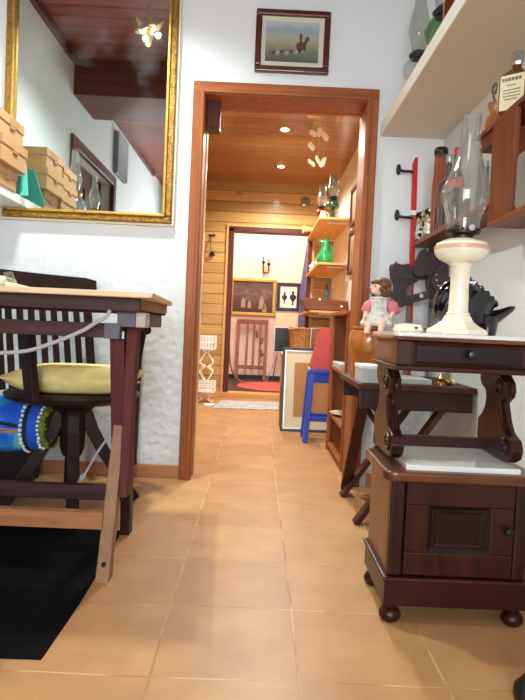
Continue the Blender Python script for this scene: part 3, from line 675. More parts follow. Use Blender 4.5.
# paper and cloth at the left end of the top
pr = MB().box(-0.80, -0.70, 1.62, 1.80, 0.803, 0.8045)
ob = tag(MB().ball((-0.765, 1.66, 0.822), 0.04, 14, sz=0.45, sx=1.1).build('cloth', 'cream_mat', None, True), 'crumpled cream cloth on the table top at the left edge', 'cloth')
pr.bm.free()
pn = thing('tape_dispenser', (-0.695, 1.63, 0.803), 'small clear and tan roll holder standing on the table top', 'tape holder')
MB().hexa([(-0.73,1.61,0.803),(-0.665,1.61,0.803),(-0.665,1.65,0.803),(-0.73,1.65,0.803),(-0.735,1.61,0.822),(-0.68,1.61,0.811),(-0.68,1.65,0.811),(-0.735,1.65,0.822)]).build('body', 'cream_mat', pn, bevel=0.002)
MB().hexa([(-0.72,1.62,0.811),(-0.705,1.62,0.811),(-0.705,1.64,0.811),(-0.72,1.64,0.811),(-0.742,1.62,0.846),(-0.722,1.62,0.85),(-0.722,1.64,0.85),(-0.742,1.64,0.846)]).build('blade_arm', 'glass_thick', pn)
# cable hanging off the table
def bez(pts, n=8):
    out = []
    P_ = [Vector(pts[0])]+[Vector(p) for p in pts]+[Vector(pts[-1])]
    for i in range(1, len(P_)-2):
        for k in range(n):
            t = k/n; a, b, c, d = P_[i-1], P_[i], P_[i+1], P_[i+2]
            out.append(0.5*((2*b)+(-a+c)*t+(2*a-5*b+4*c-d)*t*t+(-a+3*b-3*c+d)*t*t*t))
    out.append(P_[-2]); return out
cbm = thing('cable', (-0.6, 1.58, 0.2), 'grey cable looping under the table top and down to the floor', 'cable')
MB().tube(bez([(-0.80,1.555,0.618),(-0.742,1.555,0.617),(-0.645,1.555,0.627),(-0.577,1.555,0.65),(-0.495,1.555,0.687),(-0.455,1.556,0.713),(-0.425,1.557,0.732),(-0.415,1.559,0.751)]), 0.0055, 8).build('lead', 'cable', cbm, True)
MB().tube(bez([(-0.472,1.98,0.50),(-0.475,1.98,0.42),(-0.50,1.98,0.34),(-0.55,1.98,0.26),(-0.585,1.98,0.195),(-0.60,1.98,0.165)]), 0.0045, 8).build('lower_lead', 'cable', cbm, True)
MB().cyl((-0.60,1.98,0.17), (-0.618,1.98,0.135), 0.010, 0.008, 10).build('plug', 'grey_paper', cbm, True)
tag(MB().beam((-0.555, 2.572, 0.0632), (-0.548, 2.588, 0.71), 0.03, 0.018, (0,1,0)).build('wooden_batten', 'stick', None, bevel=0.002), 'dark wooden batten leaning upright on the wall behind the table leg', 'batten')

# ================================================================ SWIVEL CHAIR
CX, CY = -0.70, 2.15
sc = thing('swivel_chair', (CX, CY, 0), 'dark wooden slat-back swivel chair behind the table', 'chair')
MB().lathe([(0.001,0.412),(0.20,0.412),(0.245,0.428),(0.25,0.442),(0.235,0.452),(0.001,0.446)], (CX,CY,0), 36).build('seat', 'chair', sc, True)
MB().lathe([(0.001,0.20),(0.036,0.20),(0.046,0.23),(0.048,0.30),(0.050,0.36),(0.09,0.395),(0.11,0.412),(0.001,0.412)], (CX,CY,0), 20).build('pedestal', 'chair', sc, True)
MB().cyl((CX,CY,0.09), (CX,CY,0.21), 0.016, n=12).build('screw_spindle', 'iron', sc, True)
for k in range(4):
    a = math.radians(20+90*k); ca, sa = math.cos(a), math.sin(a)
    prof = [(0.030,0.385),(0.052,0.35),(0.075,0.29),(0.118,0.21),(0.175,0.125),(0.220,0.05),(0.245,0.012)]
    lb = MB(); rows = []
    for i, (r, z) in enumerate(prof):
        hw = 0.022; th = 0.026-0.001*i
        j0, j1 = max(i-1,0), min(i+1,len(prof)-1)
        d = Vector((prof[j1][0]-prof[j0][0], prof[j1][1]-prof[j0][1])).normalized(); nrm = Vector((-d.y, d.x))
        row = []
        for q, e in ((-1,-1),(1,-1),(1,1),(-1,1)):
            rr, zz = r+nrm.x*e*th, max(0.0, z+nrm.y*e*th)
            row.append(lb.bm.verts.new((CX+rr*ca-q*hw*sa, CY+rr*sa+q*hw*ca, zz)))
        rows.append(row)
    for i in range(len(rows)-1):
        for j in range(4): lb._f([rows[i][j], rows[i][(j+1)%4], rows[i+1][(j+1)%4], rows[i+1][j]])
    lb._f(rows[0]); lb._f(rows[-1])
    lb.build('leg', 'chair', sc, bevel=0.004)
# back: local frame, back direction angle
BA = math.radians(138); bd = Vector((math.cos(BA), math.sin(BA), 0)); bs = Vector((-bd.y, bd.x, 0))   # outward, sideways
def cpt(u, out, z): return Vector((CX, CY, 0))+bs*u+bd*out+Vector((0,0,z))
def curve_out(u): return 0.232-0.55*u*u
tr = MB(); rows = []
for i in range(11):
    u = -0.235+0.047*i; o_ = curve_out(u)+0.045
    zt = 0.905 if abs(u) < 0.2 else 0.905-(abs(u)-0.2)*0.25
    rows.append([tr.bm.verts.new(cpt(u, o_+a_, z)) for a_, z in ((-0.012,0.79),(0.014,0.79),(0.024,zt),(-0.002,zt))])
for i in range(10):
    for j in range(4): tr._f([rows[i][j], rows[i][(j+1)%4], rows[i+1][(j+1)%4], rows[i+1][j]])
tr._f(rows[0]); tr._f(rows[-1])
tr.build('top_rail', 'chair', sc, bevel=0.004)
for i in range(9):
    u = -0.196+0.049*i; o_ = curve_out(u)
    wd_ = 0.036 if i in (0, 8) else 0.024
    MB().beam(cpt(u, o_-0.02, 0.44), cpt(u, o_+0.045, 0.80), 0.014, wd_, bs).build('slat', 'chair', sc, bevel=0.002)
for sgn in (-1, 1):
    ar = MB()
    pts = [cpt(sgn*0.200, 0.235, 0.69), cpt(sgn*0.245, 0.12, 0.695), cpt(sgn*0.262, -0.03, 0.695), cpt(sgn*0.25, -0.145-0.03*sgn, 0.69)]
    arm = ar.tube(bez([tuple(p) for p in pts], 5), 0.017, 8).build('armrest', 'chair', sc, True)
    MB().beam(cpt(sgn*0.218, -0.075-0.035*sgn, 0.435), cpt(sgn*0.256, -0.090-0.035*sgn, 0.69), 0.030, 0.062, bd).build('arm_support', 'chair', sc, bevel=0.005)
# yellow cushion
cu = MB(); n_, m_ = 16, 16
grid = [[None]*(m_+1) for _ in range(n_+1)]; grid2 = [[None]*(m_+1) for _ in range(n_+1)]
rot = math.radians(8)
for i in range(n_+1):
    for j in range(m_+1):
        u, v = 2*i/n_-1, 2*j/m_-1
        h = 0.052*max(0, (1-u**4))**0.5*max(0, (1-v**4))**0.5
        x = u*0.205*(1+0.20*v*v*abs(u)) ; y = v*0.18*(1+0.12*u*u*abs(v))
        X_, Y_ = CX+0.02+x*math.cos(rot)-y*math.sin(rot), CY-0.005+x*math.sin(rot)+y*math.cos(rot)
        lift = 0.012*(abs(u*v))**2
        grid[i][j] = cu.bm.verts.new((X_, Y_, 0.500+h*0.95+lift))
        grid2[i][j] = cu.bm.verts.new((X_, Y_, max(0.4535, 0.498-h*1.05+lift)))
for i in range(n_):
    for j in range(m_):
        cu._f([grid[i][j], grid[i+1][j], grid[i+1][j+1], grid[i][j+1]]); cu._f([grid2[i][j+1], grid2[i+1][j+1], grid2[i+1][j], grid2[i][j]])
for i in range(n_):
    cu._f([grid[i][0], grid2[i][0], grid2[i+1][0], grid[i+1][0]]); cu._f([grid[i][m_], grid[i+1][m_], grid2[i+1][m_], grid2[i][m_]])
    cu._f([grid[0][i], grid[0][i+1], grid2[0][i+1], grid2[0][i]]); cu._f([grid[n_][i], grid2[n_][i], grid2[n_][i+1], grid[n_][i+1]])
tag(cu.build('seat_cushion', 'yellow', None, True), 'mustard yellow cushion on the swivel chair seat', 'cushion')

# ================================================================ BAG, BOX, MAT
tag(MB().box(-1.33, -0.965, 2.12, 2.52, 0, 0.20).build('storage_box', 'navy', None, bevel=0.006), 'dark navy box on the floor under the blue woven bag', 'box')
bg = thing('woven_bag', (-1.05, 2.02, 0.20), 'rolled blue woven bag with white pompom bands and green fringe', 'bag')
BY, BZ = 2.14, 0.312
MB().lathe([(0.001,-1.32),(0.10,-1.31),(0.116,-1.25),(0.120,-1.10),(0.117,-0.92),(0.110,-0.845),(0.001,-0.845)], (0,BY,BZ), 32, 'X', 1.05, 0.9).build('body', 'woven', bg, True)
MB().lathe([(0.001,-0.845),(0.111,-0.845),(0.108,-0.828),(0.001,-0.828)], (0,BY,BZ), 32, 'X', 1.05, 0.9).build('black_band', 'bag_black', bg, True)
MB().lathe([(0.001,-0.828),(0.110,-0.828),(0.100,-0.792),(0.001,-0.792)], (0,BY,BZ), 32, 'X', 1.05, 0.9).build('blue_band', 'bag_blue', bg, True)
for xx, rr in ((-0.850, 0.112), (-0.790, 0.101)):
    pp = MB()
    for k in range(36):
        a = 2*PI*k/36; pp.ball((xx+random.uniform(-.003,.003), BY+rr*1.05*math.cos(a), BZ+rr*0.9*math.sin(a)), random.uniform(.0055,.0075), 7)
    pp.build('pompom_band', 'pompom', bg, True)
fr = MB()
for k in range(110):
    a = 2*PI*k/110; rr = random.uniform(0.80, 1.0)
    p0 = Vector((-0.789, BY+0.096*1.05*rr*math.cos(a), BZ+0.096*0.9*rr*math.sin(a)))
    fr.tube([p0, p0+Vector((0.011, 0.001, -0.002)), p0+Vector((random.uniform(.014,.026), random.uniform(-.004,.004), random.uniform(-.008,0)))], [0.0045, 0.005, 0.003], 5)
fr.lathe([(0.001,-0.793),(0.094,-0.793),(0.088,-0.780),(0.001,-0.780)], (0,BY,BZ), 24, 'X', 1.05, 0.9)
fr.build('fringe', 'bag_green', bg)
for k, (za, zb) in enumerate(((-0.055, 0.0), (-0.03, 0.02), (-0.07, -0.012), (0.05, 0.03))):
    MB().tube(bez([(-1.20, BY-0.1215, BZ+za-0.02), (-1.05, BY-0.1245, BZ+za*0.6), (-0.95, BY-0.1235, BZ+zb), (-0.86, BY-0.1165, BZ+zb*0.6-0.002)]), 0.0036, 6).build('cord', 'bag_orange' if k % 2 == 0 else 'bag_black', bg, True)
tag(MB().prism([(-1.33,1.15),(-0.428,1.158),(-0.424,1.40),(-0.426,1.50),(-0.44,1.90),(-0.55,1.93),(-0.80,1.90),(-1.33,1.95)], 'XY', 0.0, 0.004).build('floor_mat', 'black_mat', None), 'black mat on the tiles under the trestle table', 'mat')

# ================================================================ NIGHTSTAND, RIGHT
NX0, NX1, NY0, NY1 = 0.335, 0.70, 1.36, 1.62
ns = thing('nightstand', (0.517, 1.49, 0), 'antique dark walnut nightstand with marble slabs and carved brackets', 'nightstand')
for x in (0.362, 0.672):
    for y in (1.388, 1.588):
        MB().lathe([(0.001,0),(0.018,0),(0.0265,0.008),(0.028,0.018),(0.022,0.030),(0.015,0.034),(0.019,0.040),(0.019,0.048),(0.001,0.048)], (x,y,0), 20).build('bun_foot', 'night_v', ns, True)
MB().box(0.338, 0.697, 1.36, 1.615, 0.046, 0.112).build('plinth', 'night', ns, bevel=0.004)
MB().box(0.333, 0.702, 1.355, 1.62, 0.108, 0.120).build('plinth_moulding', 'night', ns, bevel=0.005, seg=3)
MB().box(0.345, 0.690, 1.385, 1.61, 0.118, 0.362).build('carcass', 'night_lit', ns, bevel=0.003)
for x in (0.345, 0.655): MB().box(x, x+0.035, 1.366, 1.385, 0.120, 0.362).build('corner_stile', 'night_v', ns, bevel=0.005, seg=3)
do = MB()
do.frame(0.383, 0.652, 0.124, 0.358, 1.364, 1.385, 0.058)
do = do.build('door', 'night_v', ns, bevel=0.003)
# mitred inner slope around the sunken panel, panel, beading
def slope(x0,x1,z0,z1,d,y0,y1):
    q = MB(); o_ = [(x0,z0),(x1,z0),(x1,z1),(x0,z1)]; i_ = [(x0+d,z0+d),(x1-d,z0+d),(x1-d,z1-d),(x0+d,z1-d)]
    A=[q.bm.verts.new((x,y0,z)) for x,z in o_]; B=[q.bm.verts.new((x,y1,z)) for x,z in i_]
    C=[q.bm.verts.new((x,y1+0.006,z)) for x,z in i_]; E=[q.bm.verts.new((x,y1+0.006,z)) for x,z in o_]
    for k in range(4):
        l=(k+1)%4
        q._f([A[k],A[l],B[l],B[k]]); q._f([B[k],B[l],C[l],C[k]]); q._f([C[k],C[l],E[l],E[k]]); q._f([E[k],E[l],A[l],A[k]])
    return q
slope(0.440, 0.595, 0.181, 0.301, 0.014, 1.366, 1.376).build('door_moulding', 'night_d', do, bevel=0.001)
MB().box(0.45, 0.585, 1.374, 1.384, 0.19, 0.292).build('door_panel', 'night_d', do)
slope(0.458, 0.577, 0.198, 0.284, 0.005, 1.370, 1.374).build('panel_beading', 'night', do)
MB().lathe([(0.001,0),(0.005,0),(0.005,0.008),(0.011,0.014),(0.009,0.022),(0.001,0.024)], (0,0,0), 14, 'Y').xform(Matrix.Rotation(PI,4,'X')).xform(Matrix.Translation((0.634,1.364,0.248))).build('knob', 'iron', do, True)
# lower top with rounded, worn edge, marble slab
def rrect(x0,x1,y0,y1,r,n=5):
    out=[]
    for cx_,cy_,a0 in ((x1-r,y1-r,0),(x0+r,y1-r,90),(x0+r,y0+r,180),(x1-r,y0+r,270)):
        for i in range(n+1):
            a=math.radians(a0+90*i/n); out.append((cx_+r*math.cos(a),cy_+r*math.sin(a)))
    return out
MB().prism(rrect(0.322,0.712,1.345,1.625,0.030), 'XY', 0.360, 0.386).build('lower_top', 'edge_worn', ns, bevel=0.008, seg=3)
MB().box(0.378, 0.662, 1.365, 1.615, 0.386, 0.400).build('marble_slab', 'marble', ns, bevel=0.002)
# carved S brackets
S = [(1.625,0.402),(1.43,0.402),(1.405,0.415),(1.398,0.440),(1.410,0.462),(1.432,0.470),(1.450,0.478),(1.468,0.500),(1.482,0.530),(1.490,0.548),(1.478,0.556),(1.462,0.566),(1.455,0.585),(1.462,0.606),(1.480,0.618),(1.500,0.632),(1.625,0.632),(1.625,0.60),(1.610,0.585),(1.585,0.575),(1.575,0.555),(1.580,0.53),(1.60,0.505),(1.625,0.49)]
for x0 in (0.348, 0.650):
    b_ = MB().prism(S, 'YZ', x0, x0+0.032).build('bracket', 'night', ns, bevel=0.004, seg=2)
    cv = MB()
    for cy_, cz_, r_ in ((1.445,0.437,0.026),(1.498,0.590,0.024)):
        sp = []
        for i in range(26):
            a = i/25*3.4*PI; rr = r_*(1-i/30); sp.append((x0-0.001, cy_+rr*math.cos(a), cz_+rr*math.sin(a)))
        cv.tube(sp, 0.0040, 6)
        cv.tube([(0.033+p[0], p[1], p[2]) for p in sp], 0.0040, 6)
    cv.tube(bez([(x0+0.016,1.402,0.44),(x0+0.016,1.44,0.473),(x0+0.016,1.485,0.54),(x0+0.016,1.456,0.585),(x0+0.016,1.49,0.625)]), 0.007, 6)
    cv.build('carving', 'night', b_, True)
MB().box(0.348, 0.682, 1.605, 1.622, 0.400, 0.43).build('back_lip', 'night', ns)
# drawer case and drawer
MB().box(0.334, 0.703, 1.358, 1.63, 0.632, 0.645).build('drawer_moulding', 'night', ns, bevel=0.004, seg=3)
MB().box(0.342, 0.695, 1.376, 1.625, 0.645, 0.706).build('drawer_case', 'night_lit', ns, bevel=0.002)
for x in (0.342, 0.662): MB().box(x, x+0.033, 1.366, 1.376, 0.645, 0.706).build('drawer_stile', 'night_v', ns, bevel=0.003)
dr = MB().box(0.379, 0.659, 1.366, 1.377, 0.648, 0.704).build('drawer', 'night_d', ns, bevel=0.002)
slope(0.382, 0.656, 0.651, 0.701, 0.006, 1.362, 1.366).build('drawer_beading', 'night', dr)
MB().lathe([(0.001,0),(0.005,0),(0.005,0.008),(0.012,0.014),(0.010,0.022),(0.001,0.025)], (0,0,0), 14, 'Y').xform(Matrix.Rotation(PI,4,'X')).xform(Matrix.Translation((0.519,1.366,0.678))).build('knob', 'iron', dr, True)
MB().prism(rrect(0.326,0.710,1.350,1.632,0.018), 'XY', 0.706, 0.716).build('upper_top', 'edge_worn', ns, bevel=0.004, seg=2)
MB().prism(rrect(0.330,0.706,1.354,1.630,0.016), 'XY', 0.716, 0.726).build('upper_marble', 'marble', ns, bevel=0.002)
ZT = 0.726
# ---- cream oil lamp
LX, LY = 0.522, 1.475
ol = thing('oil_lamp', (LX, LY, ZT), 'tall cream enamel oil lamp with clear glass chimney on the nightstand', 'oil lamp')
MB().lathe([(0.001,0),(0.080,0),(0.082,0.006),(0.078,0.013),(0.060,0.022),(0.043,0.034),(0.034,0.050),(0.001,0.050)], (LX,LY,ZT), 8).build('base', 'cream', ol, bevel=0.002)
MB().lathe([(0.001,0.048),(0.030,0.048),(0.031,0.056),(0.026,0.060),(0.024,0.130),(0.026,0.178),(0.033,0.186),(0.001,0.186)], (LX,LY,ZT), 16, flute=0.03, nf=8).build('column', 'cream', ol, True)
MB().lathe([(0.001,0.180),(0.030,0.184),(0.058,0.198),(0.068,0.212),(0.069,0.226),(0.064,0.238),(0.045,0.247),(0.024,0.252),(0.001,0.252)], (LX,LY,ZT), 32).build('oil_font', 'cream', ol, True)
MB().lathe([(0.0675,0.219),(0.0698,0.221),(0.0694,0.229),(0.0675,0.2305)], (LX,LY,ZT), 32).build('pink_stripe', 'cream_pink', ol, True)
bu = MB().lathe([(0.001,0.252),(0.026,0.252),(0.026,0.258),(0.043,0.262),(0.044,0.268),(0.036,0.270),(0.034,0.282),(0.001,0.284)], (LX,LY,ZT), 24)
for k in range(20):
    a = 2*PI*k/20; bu.ball((LX+0.042*math.cos(a), LY+0.042*math.sin(a), ZT+0.271), 0.0035, 6)
bu.build('burner', 'burner', ol, True)
MB().lathe([(0.001,0),(0.008,0),(0.008,0.010),(0.001,0.010)], (0,0,0), 12, 'Y').xform(Matrix.Translation((LX+0.005,LY-0.052,ZT+0.272))).build('wick_knob', 'steel', ol, True)
cprof = [(0.0395,0.270),(0.041,0.288),(0.0425,0.303),(0.050,0.325),(0.0575,0.350),(0.0585,0.372),(0.053,0.402),(0.043,0.432),(0.034,0.460),(0.0275,0.492),(0.0235,0.53),(0.0220,0.572)]
chm = MB().shellathe(cprof, (0,0,0), 36, 0.0016)
chm.xform(Matrix.Translation((0,0,0.27)) @ Matrix.Rotation(math.radians(1.6),4,'Y') @ Matrix.Translation((0,0,-0.27))).xform(Matrix.Translation((LX,LY,ZT)))
chm.build('glass_chimney', 'glass', ol, True)
# ---- cream dish
cd = thing('lidded_dish', (0.383, 1.44, ZT), 'low cream enamel lidded dish with a chipped edge beside the doll', 'dish')
MB().lathe([(0.001,0),(0.034,0),(0.039,0.006),(0.036,0.014),(0.001,0.014)], (0.383,1.44,ZT), 28).build('bowl', 'cream', cd, True)
MB().lathe([(0.001,0.014),(0.035,0.014),(0.034,0.020),(0.018,0.023),(0.001,0.024)], (0.383,1.44,ZT), 28).build('lid', 'cream', cd, True)
MB().ball((0.394,1.4035,ZT+0.012), 0.004, 8, sz=0.8).build('chip', 'burner', cd, True)
# ---- black fluted scuttle
bk = thing('black_scuttle', (0.625, 1.565, ZT), 'glossy black fluted scuttle-shaped vessel behind the lamp', 'ornament')
prof = [(0.001,-0.080),(0.030,-0.078),(0.056,-0.064),(0.074,-0.040),(0.083,-0.010),(0.082,0.018),(0.075,0.038),(0.073,0.048),(0.078,0.058)]
q = MB(); n_ = 120; rows = []
for r, z in prof:
    row = []
    for i in range(n_):
        t = 2*PI*i/n_; f_ = max(0.0, min(1.0, (z+0.07)/0.05))
        rr = r*(1+0.014*f_*math.cos(20*t)+0.006*f_*math.cos(40*t))
        row.append(q.bm.verts.new((rr*math.cos(t), rr*math.sin(t)*0.58, z+(0.0028*math.cos(20*t) if z > 0.05 else 0))))
    rows.append(row)
outer = list(rows)
for row in reversed(outer[1:]):
    rows.append([q.bm.verts.new((0.92*v.co.x, 0.92*v.co.y, v.co.z+0.003)) for v in row])
for k in range(len(rows)-1):
    for i in range(n_): q._f([rows[k][i], rows[k][(i+1)%n_], rows[k+1][(i+1)%n_], rows[k+1][i]])
q._f(rows[0][::-1]); q._f(rows[-1])
q.xform(Matrix.Translation((0.570,1.578,ZT+0.086)) @ Matrix.Rotation(math.radians(38),4,'Y'))
q.build('fluted_body', 'black_gloss', bk, True)
q = MB(); rows = []
for (x, z, a, b) in ((0.640,ZT,0.026,0.030),(0.640,ZT+0.012,0.028,0.032),(0.638,ZT+0.032,0.033,0.034),(0.632,ZT+0.055,0.042,0.038)):
    rows.append([q.bm.verts.new((x+a*math.cos(2*PI*i/20), 1.578+b*math.sin(2*PI*i/20), z)) for i in range(20)])
for k in range(3):
    for i in range(20): q._f([rows[k][i], rows[k][(i+1)%20], rows[k+1][(i+1)%20], rows[k+1][i]])
q._f(rows[0][::-1]); q._f(rows[-1]); q.build('foot', 'black_gloss', bk, True)
q = MB(); rows = []
for (x, z, a, b) in ((0.630,ZT+0.040,0.022,0.036),(0.655,ZT+0.050,0.020,0.030),(0.685,ZT+0.066,0.013,0.022),(0.706,ZT+0.078,0.009,0.015),(0.716,ZT+0.084,0.004,0.008)):
    rows.append([q.bm.verts.new((x-0.5*a*math.sin(2*PI*i/16), 1.578+b*math.cos(2*PI*i/16), z+a*math.sin(2*PI*i/16))) for i in range(16)])
for k in range(4):
    for i in range(16): q._f([rows[k][i], rows[k][(i+1)%16], rows[k+1][(i+1)%16], rows[k+1][i]])
q._f(rows[0][::-1]); q._f(rows[-1]); q.build('pointed_lip', 'black_gloss', bk, True)

# ================================================================ FOLDING TRESTLE BENCH BEHIND
tr_ = thing('folding_bench', (0.58, 2.28, 0), 'low dark folding bench with crossed legs beside the doorway, behind the nightstand', 'bench')
MB().box(0.372, 0.806, 2.03, 2.52, 0.512, 0.535).build('top_board', 'trestle', tr_, bevel=0.003)
for y in (2.05, 2.46): MB().box(0.385, 0.80, y, y+0.025, 0.440, 0.512).build('apron', 'trestle_x', tr_, bevel=0.003)
for y in (2.085, 2.43):
    MB().beam((0.395,y,0.0), (0.735,y,0.50), 0.020, 0.05, (0,1,0)).xform(Matrix.Identity(4)).build('leg', 'trestle', tr_, bevel=0.002)
    MB().beam((0.765,y+0.024,0.0), (0.41,y+0.024,0.50), 0.020, 0.05, (0,1,0)).build('leg', 'trestle', tr_, bevel=0.002)
MB().beam((0.42,2.14,0.50), (0.42,2.485,0.02), 0.02, 0.045, (1,0,0)).build('side_brace', 'trestle', tr_, bevel=0.002)
MB().cyl((0.565,2.07,0.255), (0.565,2.47,0.255), 0.010, n=10).build('pivot_rod', 'iron', tr_)
ZB = 0.535
wb_ = thing('white_box', (0.425, 2.12, ZB), 'small white cardboard box on the left end of the folding bench', 'box')
MB().box(0.385, 0.472, 2.06, 2.20, ZB, ZB+0.052).build('body', 'grey_paper', wb_, bevel=0.002)
MB().box(0.383, 0.474, 2.058, 2.202, ZB+0.052, ZB+0.066).build('lid', 'paper', wb_, bevel=0.002)
ck = thing('brown_crock', (0.458, 2.33, ZB), 'honey brown glazed crock under the seated doll', 'crock')
MB().lathe([(0.001,0),(0.066,0),(0.068,0.09),(0.072,0.10),(0.082,0.125),(0.083,0.165),(0.074,0.192),(0.062,0.198),(0.001,0.198)], (0.458,2.33,ZB), 32).build('body', 'crock', ck, True)
MB().lathe([(0.001,0.198),(0.064,0.198),(0.069,0.204),(0.067,0.212),(0.001,0.214)], (0.458,2.33,ZB), 32).build('lid', 'crock', ck, True)
tag(MB().box(0.50, 0.66, 2.10, 2.30, ZB, ZB+0.018).build('paper_stack', 'grey_paper', None, bevel=0.001), 'flat pale stack of papers on the folding bench', 'papers')
fg = thing('brass_figurine', (0.715, 2.12, ZB), 'small brass and white figurine under the nightstand drawer', 'figurine')
MB().lathe([(0.001,0),(0.02,0),(0.02,0.006),(0.010,0.012),(0.014,0.025),(0.008,0.036),(0.001,0.046)], (0.70,2.12,ZB), 14).ball((0.73,2.125,ZB+0.013), 0.016, 10, sz=0.8).build('body', 'brass', fg, True)
MB().ball((0.748,2.13,ZB+0.012), 0.014, 10, sz=0.8).build('white_bead', 'cream', fg, True)
# ---- doll
DX, DY, DZ = 0.478, 2.31, ZB+0.214
dl = thing('porcelain_doll', (DX, DY, DZ), 'seated doll with brown hair, lace dress and pink sleeves on the brown crock', 'doll')
bd_ = MB(); vs_ = []
skel = {'pel':(0,0,0.022,0.026),'chest':(0.002,0,0.085,0.026),'neck':(0.0,0,0.118,0.010),'head':(-0.002,-0.004,0.152,0.030),
        'shl':(-0.026,-0.002,0.098,0.013),'ell':(-0.046,-0.018,0.062,0.010),'hal':(-0.044,-0.046,0.032,0.007),
        'shr':(0.032,0.002,0.098,0.013),'elr':(0.054,-0.008,0.062,0.010),'har':(0.046,-0.038,0.034,0.007),
        'knl':(-0.024,-0.058,0.018,0.015),'ftl':(-0.026,-0.078,-0.030,0.010),'knr':(0.024,-0.058,0.018,0.015),'ftr':(0.024,-0.078,-0.030,0.010)}
body = bd_
for a, b in (('pel','chest'),('chest','neck'),('shl','ell'),('ell','hal'),('shr','elr'),('elr','har'),('pel','knl'),('knl','ftl'),('pel','knr'),('knr','ftr'),('chest','shl'),('chest','shr')):
    A, B = skel[a], skel[b]
    body.tube([(DX+A[0],DY+A[1],DZ+A[2]), (DX+(A[0]+B[0])/2,DY+(A[1]+B[1])/2,DZ+(A[2]+B[2])/2), (DX+B[0],DY+B[1],DZ+B[2])], [A[3],(A[3]+B[3])/2,B[3]], 10)
hx, hy, hz = DX-0.004, DY-0.004, DZ+0.150
body.ball((hx,hy,hz), 0.030, 18, sz=1.1); body.ball((hx-0.016,hy-0.016,hz-0.012), 0.014, 10)
body.ball((hx-0.021,hy-0.023,hz-0.001), 0.0055, 8)
for e in ('hal','har'):
    A = skel[e]
    for k in range(4): body.tube([(DX+A[0]-0.004+0.003*k,DY+A[1]-0.004,DZ+A[2]), (DX+A[0]-0.005+0.0035*k,DY+A[1]-0.013,DZ+A[2]-0.004)], 0.0017, 5)
    body.tube([(DX+A[0]+0.004,DY+A[1],DZ+A[2]), (DX+A[0]+0.009,DY+A[1]-0.006,DZ+A[2]+0.002)], 0.0018, 5)
body.build('body', 'skin', dl, True)
fa = MB()
for ex, ey in ((-0.026,-0.012),(-0.010,-0.028)): fa.ball((hx+ex,hy+ey,hz+0.005), 0.0036, 8)
fa.build('eyes', 'black', dl, True)
MB().ball((hx-0.0235,hy-0.0235,hz-0.012), 0.0038, 8, sz=0.5).build('lips', 'pink', dl, True)
hr = MB()
hr.ball((hx+0.006,hy+0.006,hz+0.010), 0.035, 16, sz=0.95)
for k in range(22):
    a = math.radians(-65+230*k/21); c_ = Vector((hx+0.033*math.cos(a), hy+0.033*math.sin(a), hz-0.006))
    hr.ball(c_+Vector((0,0,random.uniform(-.022,.0))), random.uniform(.010,.013), 8)
for k in range(7):
    a = math.radians(170+110*k/6); hr.ball((hx+0.025*math.cos(a), hy+0.025*math.sin(a), hz+0.022), 0.0095, 8)
hr.build('hair', 'hair', dl, True)
MB().lathe([(0.001,0.0),(0.064,0.0),(0.068,0.010),(0.055,0.032),(0.036,0.052),(0.030,0.062),(0.034,0.085),(0.030,0.108),(0.014,0.116),(0.001,0.117)], (DX,DY-0.012,DZ), 30, sy=0.9, flute=0.05, nf=10).build('dress', 'lace', dl, True)
cl_ = MB()
for k in range(16):
    a = 2*PI*k/16; cl_.ball((DX+0.027*math.cos(a), DY-0.008+0.024*math.sin(a), DZ+0.108), 0.010, 8, sz=0.6)
cl_.build('collar', 'lace', dl, True)
for s_ in ('l','r'):
    A, B, C_ = skel['sh'+s_], skel['el'+s_], skel['ha'+s_]
    MB().tube([(DX+A[0],DY+A[1],DZ+A[2]+0.006), (DX+A[0]*0.6+B[0]*0.4,DY+(A[1]+B[1])/2,DZ+A[2]*0.6+B[2]*0.4), (DX+B[0],DY+B[1],DZ+B[2]-0.003), (DX+B[0]*.6+C_[0]*.4,DY+B[1]*.6+C_[1]*.4,DZ+B[2]*.6+C_[2]*.4)], [0.012,0.024,0.022,0.011], 12).build('sleeve', 'pink', dl, True)

dl.scale = (1.12, 1.12, 1.05); dl.location = (0.496, 2.31, DZ); dl.rotation_euler = (0, 0, -0.45)

# ================================================================ FRONT WALL, RIGHT OF THE DOORWAY
def hook(x, z, lab, reach):
    t = thing('wall_hook', (x, D, z), lab, 'hook', 'iron wall hooks')
    MB().lathe([(0.001,0),(0.026,0),(0.024,0.006),(0.010,0.012),(0.001,0.013)], (0,0,0), 18, 'Y', 0.45, 1).xform(Matrix.Rotation(PI,4,'X')).xform(Matrix.Translation((x,D,z))).build('rosette', 'iron', t, True)
    MB().tube(bez([(x,D-0.01,z-0.004),(x+0.02,D-0.03,z-0.014),(x+0.05,D-0.036,z-0.016),(x+reach,D-0.036,z-0.022)]), [0.006]*24+[0.008], 8).build('arm', 'iron', t, True)
hook(0.608, 1.475, 'upper iron wall hook bracing the red pole', 0.058)
hook(0.612, 1.268, 'lower iron wall hook bracing the red pole', 0.062)
h3 = thing('wall_hook', (0.598, D, 1.0), 'iron wall hook behind the top of the dark leather harness', 'hook', 'iron wall hooks')
MB().lathe([(0.001,0),(0.022,0),(0.020,0.006),(0.001,0.01)], (0,0,0), 16, 'Y', 0.5, 1).xform(Matrix.Rotation(PI,4,'X')).xform(Matrix.Translation((0.60,D,1.02))).build('rosette', 'iron', h3, True)
MB().tube(bez([(0.60,D-0.008,1.02),(0.597,D-0.04,1.0),(0.592,D-0.075,1.005),(0.592,D-0.09,1.025),(0.600,D-0.098,1.045)]), 0.006, 8).build('arm', 'steel', h3, True)
rp_ = thing('red_pole', (0.683, D-0.03, 0.84), 'long red painted pole standing upright against the wall hooks', 'pole')
MB().beam((0.692,D-0.045,ZB), (0.675,D-0.030,1.50), 0.024, 0.012, (0,1,0)).build('shaft', 'red', rp_, bevel=0.003)
